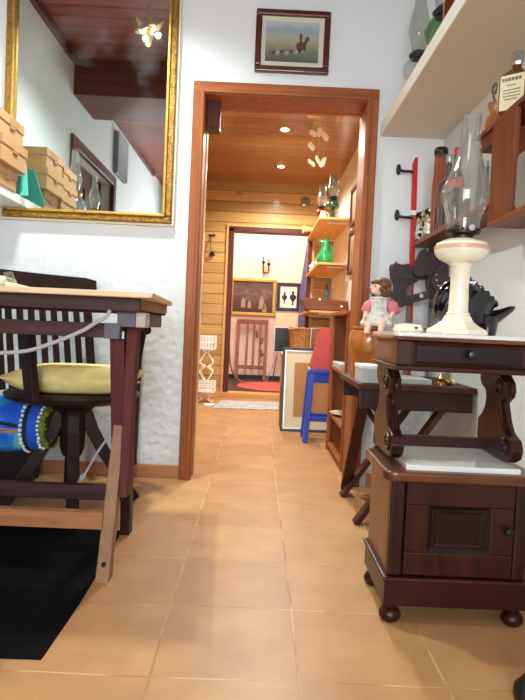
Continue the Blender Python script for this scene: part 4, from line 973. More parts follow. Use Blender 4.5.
MB().hexa([(0.664,D-0.036,1.498),(0.687,D-0.036,1.498),(0.687,D-0.024,1.498),(0.664,D-0.024,1.498),(0.674,D-0.036,1.524),(0.686,D-0.036,1.524),(0.686,D-0.024,1.524),(0.674,D-0.024,1.524)]).build('tip', 'red', rp_, bevel=0.002)
MB().box(0.662, 0.692, D-0.046, D-0.024, 1.262, 1.284).build('white_tie', 'paper', rp_, bevel=0.003)
# ---- leather harness
def smooth_poly(pts, n=5):
    P_ = [Vector((a,b,0)) for a,b in pts]; out=[]; N_=len(P_)
    for i in range(N_):
        a,b,c,d = P_[i-1],P_[i],P_[(i+1)%N_],P_[(i+2)%N_]
        for k in range(n):
            t=k/n; q=0.5*((2*b)+(-a+c)*t+(2*a-5*b+4*c-d)*t*t+(-a+3*b-3*c+d)*t*t*t); out.append((q.x,q.y))
    return out
ha = thing('leather_harness', (0.68, 2.5, ZB), 'dark brown lobed leather harness with studded straps hanging behind the lamp', 'harness')
MB().prism(smooth_poly([(0.578,0.86),(0.590,0.93),(0.576,0.965),(0.572,1.005),(0.590,1.035),(0.625,1.030),(0.650,1.035),(0.672,1.020),(0.700,1.03),(0.715,0.99),(0.690,0.955),(0.652,0.935),(0.650,0.88),(0.640,0.845),(0.60,0.84)]), 'XZ', 2.49, 2.515).build('left_flap', 'leather', ha, bevel=0.006)
MB().prism(smooth_poly([(0.668,0.985),(0.672,1.04),(0.69,1.085),(0.712,1.10),(0.725,1.075),(0.735,1.105),(0.765,1.12),(0.790,1.09),(0.80,1.03),(0.798,0.95),(0.788,0.90),(0.762,0.885),(0.735,0.91),(0.725,0.95),(0.73,0.985),(0.70,0.975)]), 'XZ', 2.455, 2.480).build('right_flap', 'leather', ha, bevel=0.006)
MB().prism(smooth_poly([(0.735,0.955),(0.772,1.03),(0.80,1.02),(0.80,0.82),(0.785,0.79),(0.765,0.80),(0.755,0.835),(0.735,0.845),(0.745,0.872),(0.765,0.88),(0.755,0.915)]), 'XZ', 2.42, 2.450).build('front_flap', 'leather', ha, bevel=0.006)
MB().hexa([(0.600,2.470,0.835),(0.745,2.455,0.885),(0.745,2.470,0.885),(0.600,2.487,0.835),(0.600,2.470,0.872),(0.745,2.455,0.922),(0.745,2.470,0.922),(0.600,2.487,0.872)]).build('strap', 'leather', ha, bevel=0.003)
bu2 = MB()
for k in range(5):
    x = 0.622+0.026*k; z = 0.862+0.009*k; bu2.hexa([(x,2.459,z-0.008),(x+0.014,2.459,z-0.004),(x+0.014,2.470,z-0.004),(x,2.470,z-0.008),(x,2.459,z+0.008),(x+0.014,2.459,z+0.012),(x+0.014,2.470,z+0.012),(x,2.470,z+0.008)])
bu2.build('buckle', 'iron', ha, bevel=0.001)
MB().box(0.696,0.712,2.452,2.462,0.884,0.902).build('bright_buckle', 'steel', ha, bevel=0.001)
st = MB()
for k in range(7): st.ball((0.764+0.010*math.sin(k*0.8), 2.419, 0.845+0.023*k), 0.005, 8)
st.build('studs', 'steel', ha, True)
MB().box(0.60, 0.78, 2.483, 2.492, 0.965, 0.995).box(0.735,0.79,2.448,2.457,0.90,1.0).build('joining_strap', 'leather', ha)
MB().tube(bez([(0.592,2.510,1.005),(0.596,2.502,1.022),(0.600,2.50,1.028),(0.606,2.506,1.015),(0.61,2.508,1.0)]), 0.004, 6).build('hanging_loop', 'leather', ha, True)
# grey bars drawn for the thin shadow grid behind it; they also prop it
MB().box(0.66, 0.674, 2.517, 2.53, ZB, 1.0).box(0.60, 0.78, 2.517, 2.53, 0.74, 0.754).box(0.76,0.774,2.517,2.53,ZB,1.0).build('shadow_bar', plain('shadow_bar', (120, 120, 120), 0.5), ha)

# ================================================================ SHELVES ON THE RIGHT WALL
hs_ = thing('wall_shelf', (0.66, 1.5, 1.622), 'thick white shelf high on the right wall with lamps on it', 'shelf')
MB().box(0.520, XR, 0.35, D, 1.622, 1.674).build('board', plain('shelf_board_bounce_tan', (222, 212, 190), 0.5), hs_)  # board of the white shelf tinted tan for floor bounce on its underside
MB().box(0.515, 0.520, 0.35, D, 1.622, 1.674).build('untinted_edge', 'shelf_white', hs_)  # front edge split off so the bounce tint stays off it

oil_lamp('oil_lamp', 0.60, 2.33, 1.674, 'glass oil lamp with black burner at the far end of the high white shelf', 'oil lamp', 'lamps on the high shelf', 'glass', 'glass', 'black', 0.30, 1.05)
oil_lamp('oil_lamp', 0.625, 2.08, 1.674, 'oil lamp with green glass bowl and black burner on the high white shelf', 'oil lamp', 'lamps on the high shelf', 'glass_green', 'glass_green', 'black', 0.28, 1.25)
tb_ = thing('brown_bottle', (0.60, 1.90, 1.674), 'brown bottle on the high white shelf at the top edge', 'bottle')
MB().lathe([(0.001,0),(0.035,0),(0.036,0.15),(0.014,0.19),(0.013,0.25),(0.001,0.25)], (0.60,1.90,1.674), 18).build('body', 'whisky', tb_, True)
# small brown shelf and crate
SZ = 1.142
tag(MB().box(0.684, XR, 1.766, D, SZ-0.02, SZ).build('bottle_shelf', 'box_wood_y', None, bevel=0.003), 'narrow brown wooden shelf on the right wall holding bottles', 'shelf')
CX0, CY1, CZ0, CZ1 = 0.70, 1.765, 1.066, 1.395
cr = thing('wall_crate', (0.755, 1.35, CZ0), 'red-brown wooden wall cabinet at the right edge with a labelled bottle on top', 'cabinet')
MB().box(CX0, XR, 0.95, CY1, CZ0, CZ0+0.018).build('bottom_board', 'box_wood_y', cr, bevel=0.002)
MB().box(CX0, XR, 0.95, CY1+0.135, CZ1-0.016, CZ1).build('top_board', 'box_wood_y', cr, bevel=0.002)
MB().box(CX0+0.015, XR, CY1-0.018, CY1, CZ0+0.018, CZ1-0.016).build('end_panel', 'box_wood', cr, bevel=0.002)
MB().box(CX0, CX0+0.015, 1.605, CY1, CZ0+0.018, CZ1-0.016).build('front_stile', 'box_wood', cr, bevel=0.002)
MB().box(XR-0.012, XR, 0.95, CY1-0.018, CZ0+0.018, CZ1-0.016).build('back_panel', 'box_wood', cr)
MB().box(CX0+0.01, XR-0.004, CY1, CY1+0.125, CZ1-0.060, CZ1-0.016).build('rear_ledge', 'dark_beam', cr, bevel=0.002)
gf = thing('glass_flask', (0.735, 1.55, CZ0+0.018), 'pressed clear glass flask standing in the wall cabinet', 'flask')
MB().prism(rrect(1.505,1.598,CZ0+0.0185,CZ0+0.175,0.02), 'YZ', 0.706, 0.752).build('body', 'glass_frost', gf, bevel=0.006, seg=3)
sb = thing('liquor_bottle', (0.742, 1.715, CZ1), 'square amber bottle with a cream label on the wall cabinet', 'bottle')
RB = Matrix.Translation((0.742,1.715,CZ1)) @ Matrix.Rotation(math.radians(-38),4,'Z')
MB().box(-0.040, 0.040, -0.040, 0.040, 0.0, 0.115).xform(RB).build('body', 'whisky', sb, bevel=0.008, seg=3)
MB().hexa([(-.037,-.037,0.112),(.037,-.037,0.112),(.037,.037,0.112),(-.037,.037,0.112),(-.016,-.016,0.134),(.016,-.016,0.134),(.016,.016,0.134),(-.016,.016,0.134)]).xform(RB).build('shoulder', 'whisky', sb, bevel=0.004)
MB().cyl((0,0,0.132),(0,0,0.150),0.014,n=16).xform(RB).build('neck', 'whisky', sb, True)
MB().lathe([(0.001,0.148),(0.015,0.148),(0.018,0.156),(0.019,0.182),(0.016,0.188),(0.001,0.188)], (0,0,0), 8).xform(RB).build('stopper', 'glass_thick', sb)
lb_ = MB().box(-0.034, 0.034, -0.0415, -0.0400, 0.006, 0.108).box(-0.0415, -0.0400, -0.034, 0.034, 0.006, 0.108).xform(RB).build('label', 'label', sb)
ik = MB()
for k, (a, z, h) in enumerate(((0.028, 0.090, 0.009), (0.014, 0.076, 0.003), (0.024, 0.062, 0.003), (0.024, 0.053, 0.003), (0.024, 0.044, 0.003), (0.020, 0.035, 0.003))):
    q = -a
    while q < a-0.003:
        wd_ = random.uniform(0.003, 0.009); e_ = min(a, q+wd_)
        ik.box(q, e_, -0.0422, -0.0414, z, z+h); ik.box(-0.0422, -0.0414, q, e_, z, z+h); q += wd_+0.002
ik.xform(RB).build('lettering', 'ink', lb_)
jg = thing('brown_jug', (0.745, 1.85, CZ1), 'small brown glass jug with a round handle behind the square amber bottle', 'jug')
MB().lathe([(0.001,0),(0.026,0),(0.030,0.025),(0.024,0.05),(0.015,0.06),(0.022,0.085),(0.024,0.095),(0.001,0.095)], (0.742,1.862,CZ1), 18).build('body', 'glass_amber', jg, True)
MB().tube([(0.722, 1.825+0.016*math.cos(t*0.5236), CZ1+0.125+0.016*math.sin(t*0.5236)) for t in range(13)]+[(0.735,1.85,CZ1+0.09)], 0.004, 6).build('handle', 'glass_grey', jg, True)
# bottles on the narrow shelf
ms = thing('mosaic_tumbler', (0.714, 2.54, SZ), 'mirror mosaic tumbler at the far end of the brown shelf', 'candle holder', 'mosaic tumblers on the brown shelf')
MB().shellathe([(0.001,0.0),(0.030,0.0),(0.032,0.06),(0.033,0.130)], (0.716,2.545,SZ), 28, 0.004).build('cup', 'mosaic', ms, True)
m2_ = thing('mosaic_tumbler', (0.722, 2.44, SZ), 'mirror mosaic tumbler next to the amber bottle', 'candle holder', 'mosaic tumblers on the brown shelf')
MB().shellathe([(0.001,0.0),(0.032,0.0),(0.034,0.06),(0.035,0.125)], (0.724,2.46,SZ), 28, 0.004).build('cup', 'mosaic', m2_, True)
ab = thing('amber_bottle', (0.722, 2.36, SZ), 'tall amber glass bottle with dark cap on the brown shelf', 'bottle')
MB().shellathe([(0.001,0.001),(0.029,0.001),(0.030,0.20),(0.026,0.24),(0.025,0.330)], (0.726,2.36,SZ), 20, 0.002).build('body', 'glass_amber', ab, True)
MB().lathe([(0.001,0.330),(0.026,0.330),(0.029,0.337),(0.029,0.352),(0.024,0.360),(0.001,0.360)], (0.726,2.36,SZ), 20).build('cap', 'burner', ab, True)
dcn = thing('decanter', (0.725, 2.25, SZ), 'clear glass decanter with stopper on the brown shelf', 'decanter')
MB().shellathe([(0.028,0.001),(0.034,0.05),(0.041,0.13),(0.040,0.17),(0.026,0.20),(0.014,0.215),(0.013,0.265)], (0.727,2.25,SZ), 24, 0.002).build('body', 'glass_grey', dcn, True)
MB().lathe([(0.001,0.265),(0.012,0.262),(0.016,0.272),(0.016,0.298),(0.001,0.300)], (0.727,2.25,SZ), 14).build('stopper', 'glass_thick', dcn, True)
d2_ = thing('red_label_bottle', (0.725, 2.14, SZ), 'clear bottle with red cap and faded red label between decanter and lamp chimney', 'bottle')
MB().shellathe([(0.026,0.001),(0.030,0.03),(0.030,0.17),(0.014,0.215),(0.013,0.265)], (0.722,2.14,SZ), 20, 0.002).build('body', 'glass_grey', d2_, True)
MB().cyl((0.722,2.14,SZ+0.265),(0.722,2.14,SZ+0.290),0.013,n=14).build('cap', 'red', d2_, True)
MB().shellathe([(0.0306,0.135),(0.0306,0.175)], (0.722,2.14,SZ), 20, 0.0004).build('label', 'red_board', d2_, True)
gl2 = thing('pressed_glass', (0.75, 1.88, SZ), 'pressed glass tumbler beside the end of the wall cabinet', 'glass')
MB().shellathe([(0.026,0.001),(0.030,0.05),(0.036,0.12),(0.038,0.16)], (0.75,1.88,SZ), 20, 0.003).build('body', 'glass_thick', gl2, True)
# black rounded foot at the lower right
bf = thing('stool_foot', (0.565, 1.10, 0), 'black rounded foot on the tiles at the bottom right corner', 'foot')
MB().lathe([(0.001,0),(0.028,0),(0.032,0.012),(0.030,0.03),(0.018,0.045),(0.016,0.05),(0.001,0.05)], (0.572,1.085,0), 20).build('rubber_cap', 'black', bf, True)
MB().cyl((0.572,1.085,0.048),(0.66,1.0,0.60),0.014,n=12).build('leg_tube', 'black', bf, True)

# ================================================================ HALL: RIGHT SIDE
bc = thing('bookcase', (0.58, 3.2, 0), 'low red-brown bookcase just inside the doorway on the right', 'bookcase')
MB().box(0.445, XH-0.003, 3.43, 3.45, 0, 0.81).build('side_panel', 'casing', bc, bevel=0.002)
MB().box(0.449, XH-0.003, 2.86, 2.88, 0, 0.81).build('side_panel', 'casing', bc, bevel=0.002)
MB().box(0.435, XH-0.003, 2.85, 3.46, 0.81, 0.832).build('top', 'casing', bc, bevel=0.003)
for z in (0.495, 0.215, 0.03): MB().box(0.445, XH-0.003, 2.88, 3.43, z, z+0.018).build('shelf', 'casing', bc, bevel=0.002)
MB().box(XH-0.012, XH-0.002, 2.88, 3.43, 0.03, 0.81).build('back', 'casing', bc)
MB().box(0.445, 0.462, 3.38, 3.43, 0.0, 0.81).build('front_stile', 'casing', bc, bevel=0.002)
tag(MB().box(0.452, 0.56, 3.05, 3.36, 0.513, 0.543).build('flat_box', 'grey_paper', None, bevel=0.003), 'flat grey box on the upper shelf of the red-brown bookcase', 'box')
tag(MB().lathe([(0.001,0),(0.06,0),(0.11,0.014),(0.112,0.018),(0.06,0.008),(0.001,0.006)], (0.545,3.24,0.233), 28).build('plate', 'cream', None, True), 'white plate on the lower shelf of the red-brown bookcase', 'plate')
yc = thing('yellow_cone', (0.60, 3.10, 0.832), 'small pale yellow conical ornament on top of the bookcase', 'ornament')
# blue stool
bs_ = thing('blue_stool', (0.42, 3.66, 0), 'bright blue painted wooden stool in the hall', 'stool')
MB().box(0.335, 0.53, 3.57, 3.76, 0.445, 0.468).build('seat', 'blue', bs_, bevel=0.004)
for sx_, sy_ in ((-1,-1),(1,-1),(-1,1),(1,1)):
    a = (0.4325+sx_*0.080, 3.665+sy_*0.072, 0.447); b = (0.4325+sx_*0.105, 3.665+sy_*0.095, 0.0)
    MB().beam(b, a, 0.034, 0.034, (0,1,0)).build('leg', 'blue', bs_, bevel=0.004)
for y in (3.585, 3.728): MB().box(0.352, 0.512, y, y+0.017, 0.385, 0.445).build('apron', 'blue', bs_, bevel=0.003)
for q_ in ((0.345, 0.52, 3.578, 3.598, 0.135, 0.165), (0.345, 0.52, 3.732, 3.752, 0.135, 0.165), (0.338,0.36,3.59,3.74,0.22,0.25), (0.505,0.527,3.59,3.74,0.22,0.25)): MB().box(*q_).build('stretcher', 'blue', bs_, bevel=0.003)
rf = thing('red_folder', (0.44, 3.66, 0.468), 'faded red folder with white marks standing on the blue stool', 'folder')
MB().prism([(0.332,0.468),(0.52,0.468),(0.53,0.742),(0.395,0.742)], 'XZ', 3.625, 3.650).build('cover', 'red_board', rf, bevel=0.002)
MB().prism([(0.328,0.468),(0.345,0.468),(0.341,0.486),(0.330,0.486)], 'XZ', 3.618, 3.625).build('paper_corner', 'paper', rf)
mk_ = MB()
for i in range(4):
    for k in range(5): mk_.box(0.395+0.02*k, 0.395+0.02*k+random.uniform(.006,.014), 3.6236, 3.6252, 0.545+i*0.02, 0.549+i*0.02)
mk_.build('faint_lettering', 'red_board' if False else 'pink', rf)
# leaning frame
lf = thing('leaning_frame', (0.40, 3.98, 0), 'large empty black picture frame with cream mount leaning behind the blue stool', 'picture frame')
tilt = Matrix.Translation((0,3.93,0)) @ Matrix.Rotation(math.radians(-7),4,'X') @ Matrix.Translation((0,-3.93,0))
MB().frame(0.178, 0.62, 0.0, 0.595, 3.93, 3.955, 0.020).xform(tilt).build('frame', 'black_frame', lf, bevel=0.003)
MB().frame(0.196, 0.602, 0.018, 0.577, 3.928, 3.945, 0.010).xform(tilt).build('inner_edge', 'silver_edge', lf, bevel=0.001)
MB().box(0.204, 0.594, 3.938, 3.948, 0.026, 0.569).xform(tilt).build('mount', 'cream_mat', lf)
MB().box(0.268, 0.54, 3.9365, 3.939, 0.105, 0.490).xform(tilt).build('backing', 'tan_card', lf)
# pine crate behind the frame, basket and glass tank on it
pcx = thing('pine_chest', (0.42, 4.55, 0), 'low pine chest behind the leaning frame', 'chest')
MB().box(0.205, XH-0.02, 4.22, 4.95, 0.0, 0.50).build('body', 'pine_x', pcx, bevel=0.004)
MB().box(0.195, XH-0.01, 4.21, 4.96, 0.50, 0.522).build('lid', 'pine_x', pcx, bevel=0.004)
MB().box(0.18, 0.205, 4.14, 4.19, 0.0, 0.30).build('runner', 'casing', pcx, bevel=0.003)
bk_ = thing('wicker_basket', (0.345, 4.75, 0.522), 'brown wicker basket above the leaning frame', 'basket')
MB().lathe([(0.001,0),(0.085,0),(0.095,0.05),(0.102,0.15),(0.108,0.205),(0.100,0.205),(0.092,0.05),(0.001,0.012)], (0.350,4.62,0.522), 28, sx=0.95, sy=1.1, flute=0.02, nf=14).build('body', 'wicker', bk_, True)
MB().tube([(0.350+0.103*math.cos(2*PI*k/24), 4.62+0.119*math.sin(2*PI*k/24), 0.727+0.006*math.sin(6*PI*k/24)) for k in range(25)], 0.009, 8).build('rim', 'wicker', bk_, True)
tk = thing('glass_tank', (0.52, 4.42, 0.522), 'clear glass tank between the wicker basket and the red folder', 'glass tank')
MB().frame(0.40, 0.62, 0.522, 0.74, 4.30, 4.304, 0.004).build('rim', 'silver_edge', tk)
MB().box(0.402, 0.618, 4.302, 4.46, 0.5225, 0.738).build('panes', 'glass', tk)
# hall shelves
def hshelf(z, x0, y0, lab):
    t = thing('wall_shelf', (0.6, 5.1, z), lab, 'shelf', 'pine shelves on the hall wall')
    MB().prism([(x0+0.015,y0),(XH,y0),(XH,Y2-0.002),(x0,Y2-0.002),(x0,y0+0.015)], 'XY', z-0.018, z).build('board', 'pine', t, bevel=0.002)
    for y in (y0+0.12, Y2-0.15):
        MB().box(0.705, XH, y, y+0.02, z-0.14, z-0.018).box(x0+0.09, 0.705, y+0.004, y+0.016, z-0.030, z-0.018).build('bracket', 'white', t)
    return t
hshelf(1.645, 0.448, 4.58, 'upper pine shelf on the hall wall with oil lamps')
hshelf(1.278, 0.455, 4.58, 'middle pine shelf on the hall wall with the green bird jug')
hshelf(0.885, 0.40, 4.55, 'lowest pine shelf on the hall wall under the wooden tray')
oil_lamp('oil_lamp', 0.575, 4.72, 1.645, 'green glass oil lamp nearest the doorway on the upper pine shelf', 'oil lamp', 'oil lamps on the pine shelf', 'glass_dkgreen', 'glass_dkgreen', 'burner', 0.20, 1.05, 1.15, 0.022)
oil_lamp('oil_lamp', 0.515, 5.05, 1.645, 'dark amber oil lamp behind the green one on the upper pine shelf', 'oil lamp', 'oil lamps on the pine shelf', 'whisky', 'burner', 'burner', 0.20, 1.0, 1.1, 0.018)
wj = thing('cream_jug', (0.52, 4.86, 1.645), 'small cream jug between the two oil lamps on the pine shelf', 'jug')
MB().lathe([(0.001,0),(0.024,0),(0.034,0.03),(0.030,0.06),(0.018,0.085),(0.022,0.10),(0.001,0.10)], (0.505,4.84,1.645), 18).build('body', 'cream', wj, True)
MB().tube(bez([(0.53,4.82,1.73),(0.55,4.81,1.715),(0.548,4.81,1.69),(0.533,4.82,1.675)]), 0.004, 6).build('handle', 'cream', wj, True)
yl = thing('yellow_trumpet', (0.43, 5.35, 1.645), 'pale yellow trumpet-shaped ornament sticking out from the upper pine shelf', 'ornament')
MB().lathe([(0.001,0),(0.014,0),(0.016,0.06),(0.034,0.13),(0.001,0.12)], (0,0,0), 16, 'X').xform(Matrix.Rotation(PI+0.15,4,'Z')).xform(Matrix.Translation((0.50,5.30,1.663))).build('body', plain('pale_yellow', (240, 214, 130), 0.5), yl, True)
# green bird jug
gb = thing('bird_jug', (0.53, 4.75, 1.278), 'shiny green bird-shaped jug on the middle pine shelf', 'jug')
gx, gy, gz = 0.528, 4.74, 1.278
MB().lathe([(0.001,0),(0.058,0),(0.070,0.022),(0.073,0.05),(0.062,0.082),(0.046,0.105),(0.034,0.125),(0.031,0.16),(0.033,0.185),(0.020,0.205),(0.001,0.21)], (gx,gy,gz), 28).build('body', 'green_gloss', gb, True)
MB().lathe([(0.016,0),(0.012,0.02),(0.001,0.045)], (0,0,0), 10, 'X').xform(Matrix.Rotation(PI,4,'Z')).xform(Matrix.Translation((gx-0.018,gy-0.01,gz+0.185))).build('beak', 'green_gloss', gb, True)
MB().tube(bez([(gx+0.020,gy,gz+0.16),(gx+0.045,gy,gz+0.15),(gx+0.062,gy,gz+0.115),(gx+0.052,gy,gz+0.08)]), 0.009, 8).build('handle', 'green_gloss', gb, True)
MB().hexa([(gx-0.006,gy-0.01,gz+0.20),(gx+0.02,gy-0.01,gz+0.20),(gx+0.02,gy+0.01,gz+0.20),(gx-0.006,gy+0.01,gz+0.20),(gx-0.002,gy-0.004,gz+0.232),(gx+0.026,gy-0.004,gz+0.22),(gx+0.026,gy+0.004,gz+0.22),(gx-0.002,gy+0.004,gz+0.232)]).build('crest', 'green_gloss', gb, bevel=0.003)
fl = thing('flower_cluster', (0.50, 5.3, 1.278), 'white and red porcelain flower cluster at the far end of the middle pine shelf', 'ornament')
fm = MB(); fr_ = MB()
for k in range(16):
    c_ = (0.495+random.uniform(-.035,.035), 5.30+random.uniform(-.06,.06), 1.30+random.uniform(0,.06))
    (fm if k % 4 else fr_).ball(c_, random.uniform(.012,.02), 8, sz=0.7)
MB().lathe([(0.001,0),(0.05,0),(0.04,0.03),(0.001,0.032)], (0.495,5.30,1.278), 14).build('base', 'cream', fl, True)
fm.build('white_petals', 'paper', fl, True); fr_.build('red_petals', 'red_board', fl, True)
gd = thing('pewter_figure', (0.57, 4.75, 0.885), 'slim grey-blue figure standing behind the wooden tray', 'figurine')
MB().lathe([(0.001,0),(0.03,0),(0.022,0.02),(0.016,0.10),(0.028,0.15),(0.020,0.19),(0.010,0.205),(0.018,0.235),(0.001,0.25)], (0.575,4.90,0.885), 16).build('body', plain('grey_blue_glaze', (96, 112, 120), 0.3), gd, True)
# tray
ty = thing('wooden_tray', (0.52, 4.65, 0.885), 'dark brown wooden tray with raised ends on the lowest pine shelf', 'tray')
MB().box(0.38, 0.70, 4.56, 4.84, 0.885, 0.897).build('bottom', 'dark_casing', ty, bevel=0.002)
tyf = MB().prism([(0.375,0.890),(0.70,0.890),(0.715,0.95),(0.705,0.968),(0.62,0.975),(0.47,0.99),(0.34,0.972),(0.335,0.955)], 'XZ', 4.545, 4.562)
tyf.build('front_board', wood('tray_brown', (92, 50, 28), (128, 74, 42), 'X', 0.4), ty, bevel=0.003)
MB().hexa([(0.375,4.56,0.89),(0.385,4.56,0.89),(0.385,4.84,0.89),(0.375,4.84,0.89),(0.335,4.56,0.968),(0.347,4.56,0.968),(0.347,4.84,0.968),(0.335,4.84,0.968)]).build('end_board', 'dark_casing', ty, bevel=0.002)
MB().hexa([(0.69,4.56,0.89),(0.70,4.56,0.89),(0.70,4.84,0.89),(0.69,4.84,0.89),(0.705,4.56,0.968),(0.715,4.56,0.968),(0.715,4.84,0.968),(0.705,4.84,0.968)]).build('end_board', 'dark_casing', ty, bevel=0.002)
tg = MB()
for x, z in ((0.48,0.974),(0.66,0.925)): tg.cyl((x,4.538,z),(x,4.546,z),0.010,n=12)
tg.build('pale_peg', 'cream', ty, True)
MB().lathe([(0.001,0),(0.030,0),(0.020,0.04),(0.010,0.06),(0.010,0.09),(0.001,0.095)], (0.60,3.10,0.832), 16).build('body', plain('pale_yellow_glaze', (232, 212, 140), 0.4), yc, True)
# pictures on the hall's right wall
def hpic(z0_, z1_, lab):
    t = thing('hall_picture', (XH, 4.2, z0_), lab, 'picture', 'pictures on the hall wall')
    q = MB(); q.box(XH-0.03, XH, 4.10, 4.56, z0_, z0_+0.03); q.box(XH-0.03, XH, 4.10, 4.56, z1_-0.03, z1_); q.box(XH-0.03, XH, 4.10, 4.13, z0_+0.03, z1_-0.03); q.box(XH-0.03, XH, 4.53, 4.56, z0_+0.03, z1_-0.03)
    q.build('frame', 'dark_casing', t, bevel=0.004)
    MB().box(XH-0.016, XH-0.001, 4.13, 4.53, z0_+0.03, z1_-0.03).build('print', print_mat('brown_print', [(0, (120, 90, 64)), (0.5, (150, 118, 84)), (1, (182, 158, 124))], z0_), t)
hpic(1.56, 1.86, 'upper dark-framed picture on the hall wall right of the shelves')
hpic(1.18, 1.52, 'lower dark-framed picture on the hall wall right of the shelves')
# shell mobile
mo = thing('shell_mobile', (0.36, 4.0, H2), 'mobile of pale shell pieces hanging from the hall ceiling', 'mobile')
for dx, dz in ((-0.045,-0.075),(0.0,-0.065),(0.04,-0.09),(-0.05,-0.165),(0.0,-0.26),(0.035,-0.27),(-0.045,-0.28)):
    x, z = 0.365+dx, H2+dz
    MB().tube([(x,4.0,H2-0.001),(x,4.0,z+0.02)], 0.0008, 5).build('thread', 'cable', mo)
    a = random.uniform(-0.7,0.7); w_ = random.uniform(0.014,0.024); h_ = random.uniform(0.028,0.042)
    q = MB().prism(smooth_poly([(-w_,h_*0.6),(0,h_),(w_*0.6,h_*0.3),(w_,-h_*0.4),(0,-h_),(-w_*0.7,-h_*0.2)],3),'XZ',-0.003,0.003)
    q.xform(Matrix.Translation((x,4.0,z-h_*0.3)) @ Matrix.Rotation(a,4,'Y')).build('shell', 'shell', mo, bevel=0.001)
# ---- hall, left side: white plant stand, back-wall bits, runner
wx, wy = -0.478, 5.28
ps = thing('plant_stand', (wx, wy, 0), 'white wrought-iron plant stand with two pierced baskets left of the far doorway', 'plant stand')
def pierced(z0_, z1_, hw, name):
    q = MB()
    q.box(wx-hw, wx+hw, wy-hw, wy+hw, z0_, z0_+0.012)
    for s_ in (-1, 1):
        for zz in (z0_, (z0_+z1_)/2-0.004, z1_-0.012):
            q.box(wx-hw, wx+hw, wy+s_*hw-0.004, wy+s_*hw+0.004, zz, zz+0.012); q.box(wx+s_*hw-0.004, wx+s_*hw+0.004, wy-hw, wy+hw, zz, zz+0.012)
        for k in range(6):
            u = -hw+2*hw*k/5
            q.box(wx+u-0.005, wx+u+0.005, wy+s_*hw-0.003, wy+s_*hw+0.003, z0_, z1_); q.box(wx+s_*hw-0.003, wx+s_*hw+0.003, wy+u-0.005, wy+u+0.005, z0_, z1_)
    return q.build(name, 'white_iron', ps)
pierced(0.50, 0.63, 0.075, 'upper_basket'); pierced(0.10, 0.20, 0.085, 'lower_basket')
for dy in (-0.05, 0.05):
    q = MB()
    for s_ in (-1, 1):
        q.tube(bez([(wx+s_*0.01,wy+dy,0.47),(wx+s_*0.052,wy+dy,0.40),(wx+s_*0.058,wy+dy,0.37),(wx+s_*0.02,wy+dy,0.335),(wx+s_*0.058,wy+dy,0.30),(wx+s_*0.05,wy+dy,0.265),(wx+s_*0.01,wy+dy,0.20)]), 0.0055, 6)
        q.tube([(wx+s_*(0.024+0.018*math.cos(t*0.45)*(1-t/18)), wy+dy, 0.335+0.018*math.sin(t*0.45)*(1-t/18)) for t in range(15)], 0.005, 6)
        q.tube([(wx+s_*(0.024+0.018*math.cos(t*0.45)*(1-t/18)), wy+dy, 0.485+0.015*math.sin(t*0.45)*(1-t/18)) for t in range(15)], 0.005, 6)
        q.tube(bez([(wx+s_*0.01,wy+dy,0.095),(wx+s_*0.05,wy+dy,0.065),(wx+s_*0.03,wy+dy,0.03),(wx+s_*0.075,wy+dy,0.006)]), 0.0058, 6)
    q.build('scroll_leg', 'white_iron', ps, True)
nt = tag(MB().prism([(-0.46,5.0),(-0.40,4.99),(-0.36,5.06),(-0.40,5.12),(-0.47,5.10)], 'XY', 0.0, 0.012).build('white_cloth', 'paper', None, bevel=0.003), 'crumpled white cloth on the floor at the foot of the plant stand', 'cloth')
tag(MB().prism([(-0.37,4.86),(0.215,4.93),(0.235,5.42),(-0.335,5.38)], 'XY', 0.0, 0.010).build('rug_runner', 'rug_grey', None, bevel=0.003), 'grey and white runner rug in front of the far doorway', 'rug')
hk = thing('iron_bracket', (-0.53, Y2, 1.4), 'small dark wrought-iron candle bracket on the pine end wall', 'wall bracket')
q = MB(); q.box(-0.555,-0.485,Y2-0.012,Y2,1.632,1.648); q.tube(bez([(-0.53,Y2-0.01,1.64),(-0.525,Y2-0.05,1.54),(-0.515,Y2-0.06,1.46),(-0.505,Y2-0.03,1.42)]),0.006,6)
q.build('arm', 'iron', hk)
q = MB()
for k in range(6): q.ball((-0.508+0.018*math.cos(k),Y2-0.03+0.012*math.sin(k),1.44+0.012*(k%3)),0.012,8)
q.build('flower', 'iron', hk, True)
rp2 = thing('glass_plate', (0.36, Y2, 2.03), 'faint round glass plate on the pine wall above the far doorway', 'plate')
MB().lathe([(0.040,0),(0.052,0.004),(0.052,0.010),(0.040,0.012)], (0,0,0), 24, 'Y').xform(Matrix.Translation((0.415,Y2-0.012,2.02))).build('rim', 'glass_thick', rp2, True)
MB().lathe([(0.001,0.002),(0.040,0.002),(0.040,0.008),(0.001,0.008)], (0,0,0), 24, 'Y').xform(Matrix.Translation((0.415,Y2-0.012,2.02))).build('disc', 'glass', rp2, True)

